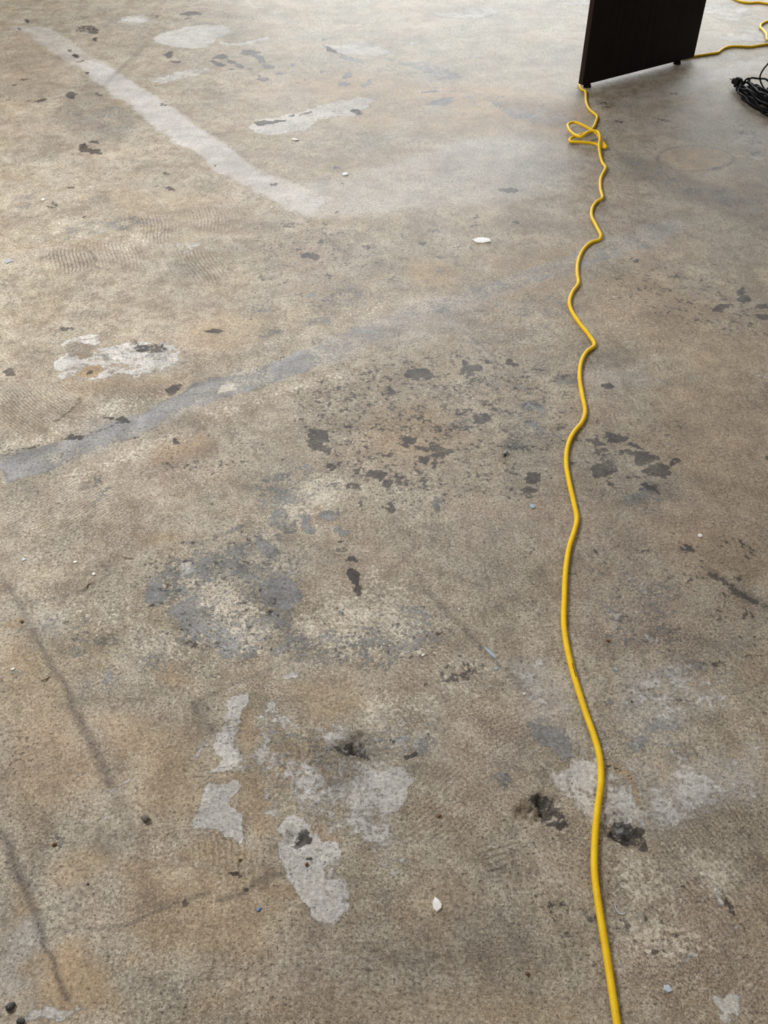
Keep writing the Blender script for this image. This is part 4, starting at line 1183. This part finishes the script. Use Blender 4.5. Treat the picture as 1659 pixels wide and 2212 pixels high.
def crumb(name, px, py, d, mat, label, cat, flat=.6, seed=0, ex=1.0, rot=0):
    g = random.Random(seed + int(px * 3 + py))
    bm = bmesh.new()
    bmesh.ops.create_icosphere(bm, subdivisions=2, radius=d / 2)
    for v in bm.verts:
        v.co *= g.uniform(.82, 1.12)
        v.co.z *= flat; v.co.x *= ex
    zmin = min(v.co.z for v in bm.verts)
    for v in bm.verts: v.co.z -= zmin
    o = link_bm(name, bm, mat)
    o.location = at(px, py, 0)
    o.rotation_euler = (0, 0, math.radians(rot))
    return tag(o, label, cat)


def sliver(name, pp, r, mat, label, cat, lift=.002):
    """thin curled splinter or fibre through photograph points"""
    P = [at(x, y, r + lift * (k % 2)) for k, (x, y) in enumerate(pp)]
    c = P[len(P) // 2].copy(); c.z = 0
    bm = bmesh.new()
    add_tube(bm, [q - c for q in spline(P, .002)], r, 6, rfun=lambda t: .35 + .65 * math.sin(math.pi * min(max(t, .02), .98)))
    o = link_bm(name, bm, mat, None, True)
    o.location = c
    return tag(o, label, cat)


Wh = cmat('white_plaster', (.78, .76, .72)); Pa = cmat('white_paper', (.86, .85, .84), .75)
Gy = cmat('grey_tile', (.33, .36, .38)); Bl = cmat('pale_blue_paint', (.34, .43, .52)); Br = cmat('brown_wood', (.16, .085, .04), .7)
Dk = cmat('dark_grit', (.045, .042, .040)); Ru = cmat('rusty_crumb', (.15, .068, .02), .8); St = cmat('blue_plastic', (.06, .18, .42), .35); Pg = cmat('grey_stone', (.24, .25, .25))
chip('paper_scrap', 1040, 520, .058, .040, .003, 5, Pa, 'torn white scrap, the largest loose bit, lying left of the cord below the panel', 'scrap', n=11, bend=.001)
chip('tile_chip', 17, 566, .026, .030, .003, 8, Gy, 'square grey tile chip at the left edge of the floor, above the pale crater', 'chip', n=4, seed=4)
chip('plaster_chip', 746, 377, .022, .024, .004, -20, cmat('pale_plaster', (.62, .66, .70)), 'pale bluish plaster chip right of the end of the dusty white strip', 'chip')
chip('plaster_chip', 637, 302, .030, .012, .003, -25, Wh, 'narrow whitish sliver of plaster just below the pinkish white strip', 'chip')
crumb('pebble', 1091, 981, .013, Pg, 'small grey pebble in the dark speckled field, left of the cord', 'pebble', .7)
chip('paint_chip', 1150, 1095, .014, .016, .002, 10, Bl, 'pale blue-grey paint chip left of the cord at mid height', 'chip', seed=2, n=6)
chip('plaster_chip', 944, 1955, .015, .021, .003, 10, Pa, 'white plaster flake lying alone below the white filler patches', 'chip', n=7, seed=5)
chip('paint_chip', 559, 1965, .008, .006, .002, 30, St, 'tiny vivid blue chip left of the big oval filler patch', 'chip', n=6)
chip('paint_chip', 52, 1209, .014, .012, .002, 0, cmat('ice_blue_paint', (.52, .60, .68)), 'pale blue triangular chip near the left edge, above the dirt line', 'chip', n=3, seed=1)
chip('plaster_chip', 163, 1215, .010, .007, .002, 15, Wh, 'small white plaster bit right of the pale blue triangular chip', 'chip', n=7)
chip('plaster_chip', 203, 1241, .008, .008, .003, 40, Wh, 'small white plaster bit just above the brown curl of wood', 'chip', n=6)
chip('plaster_chip', 28, 1446, .010, .006, .002, 25, Wh, 'small white plaster bit at the left edge beside the grey smear', 'chip', n=6)
chip('plaster_chip', 1512, 1157, .011, .011, .002, 0, Wh, 'round white bit on the brownish floor far right of the cord', 'chip', n=9)
chip('paint_chip', 1442, 2136, .013, .010, .002, -20, cmat('ice_blue_paint', (.52, .60, .68)), 'pale blue chip at bottom right, right of the cord', 'chip', n=5)
chip('paint_chip', 1060, 1411, .007, .034, .0010, 36, Bl, 'long blue paint sliver on the diagonal dirt line left of the cord', 'chip', n=8)
chip('paint_chip', 1071, 1445, .009, .007, .0015, 0, Bl, 'small blue paint bit just below the long blue sliver', 'chip', n=6)
chip('paint_chip', 1330, 1446, .012, .006, .0015, -40, Bl, 'small blue paint bit on the thin line right of the cord', 'chip', n=6)
chip('plaster_chip', 992, 1317, .005, .005, .002, 0, Wh, 'white speck beside the upper end of the diagonal dirt line', 'chip', n=6)
chip('plaster_chip', 914, 1416, .010, .005, .002, 35, Wh, 'white fleck on the cream speckled floor left of the blue sliver', 'chip', n=6)
chip('plaster_chip', 1132, 1500, .006, .005, .002, 0, Wh, 'white fleck at the lower end of the diagonal dirt line', 'chip', n=6)
chip('plaster_chip', 94, 432, .013, .016, .003, 10, Wh, 'bright white fleck on the upper left floor beside dark flakes', 'chip', n=6)
crumb('pebble', 315, 1771, .012, cmat('brown_stone', (.15, .125, .10)), 'dark brown pebble left of the solid white filler patch', 'pebble', .8, ex=1.2, rot=-40)
crumb('pebble', 24, 2176, .010, Dk, 'black pebble in the bottom left corner, upper of the two', 'pebble', .75, ex=1.3, rot=40)
crumb('pebble', 46, 2208, .009, Dk, 'black pebble at the bottom left corner, on the white patch', 'pebble', .75, ex=1.3)
crumb('crumb', 48, 1344, .0054, Ru, 'rust brown crumb at the left edge beside the dirt line', 'crumb', .8)
crumb('crumb', 118, 1825, .0054, Ru, 'orange brown crumb on the lower left floor', 'crumb', .8, ex=1.4, rot=30)
crumb('crumb', 190, 1910, .0034, Dk, 'black crumb on the lower left floor right of the dirt line', 'crumb', .8)
crumb('crumb', 949, 1764, .0054, Ru, 'rusty crumb on the bare brown floor left of the dark pit', 'crumb', .8, ex=1.3, rot=20)
crumb('crumb', 1140, 2104, .0054, Ru, 'rusty crumb near the bottom edge left of the cord', 'crumb', .7)
crumb('crumb', 519, 1858, .0040, Ru, 'orange crumb below the solid white filler patch, on the comb marks', 'crumb', .8, ex=1.5, rot=30)
crumb('crumb', 663, 1868, .0047, Ru, 'orange crumb on the big oval filler patch', 'crumb', .8, ex=1.4, rot=30)
crumb('crumb', 1313, 1385, .0054, Ru, 'rusty crumb right of the cord beside the thin line', 'crumb', .7, ex=1.5)
crumb('crumb', 1364, 1516, .0040, Dk, 'black crumb right of the cord beside pale filler', 'crumb', .8)
crumb('crumb', 925, 1586, .0027, Dk, 'black crumb above the round grey smear', 'crumb', .8)
sliver('wood_splinter', [(178,1275),(186,1269),(190,1263),(200,1258),(204,1260)], .0011, Br, 'brown curl of wood beside the small white bits on the left', 'splinter')
sliver('wood_splinter', [(88,1470),(97,1468),(104,1464),(108,1459)], .0011, Br, 'brown curl of wood left of the grey smears, by the dirt line', 'splinter')
sliver('wood_splinter', [(264,1203),(274,1205),(288,1207)], .0010, Br, 'reddish brown splinter above the curl of wood', 'splinter')
sliver('wood_splinter', [(135,1346),(142,1345),(150,1341)], .0010, Br, 'short dark brown splinter right of the dirt line', 'splinter')
sliver('fibre', [(1328,1952),(1331,1964),(1338,1973),(1347,1975),(1351,1970)], .0010, cmat('ice_blue_paint', (.52, .60, .68)), 'pale curved fibre right of the cord near the bottom', 'fibre', .0005)
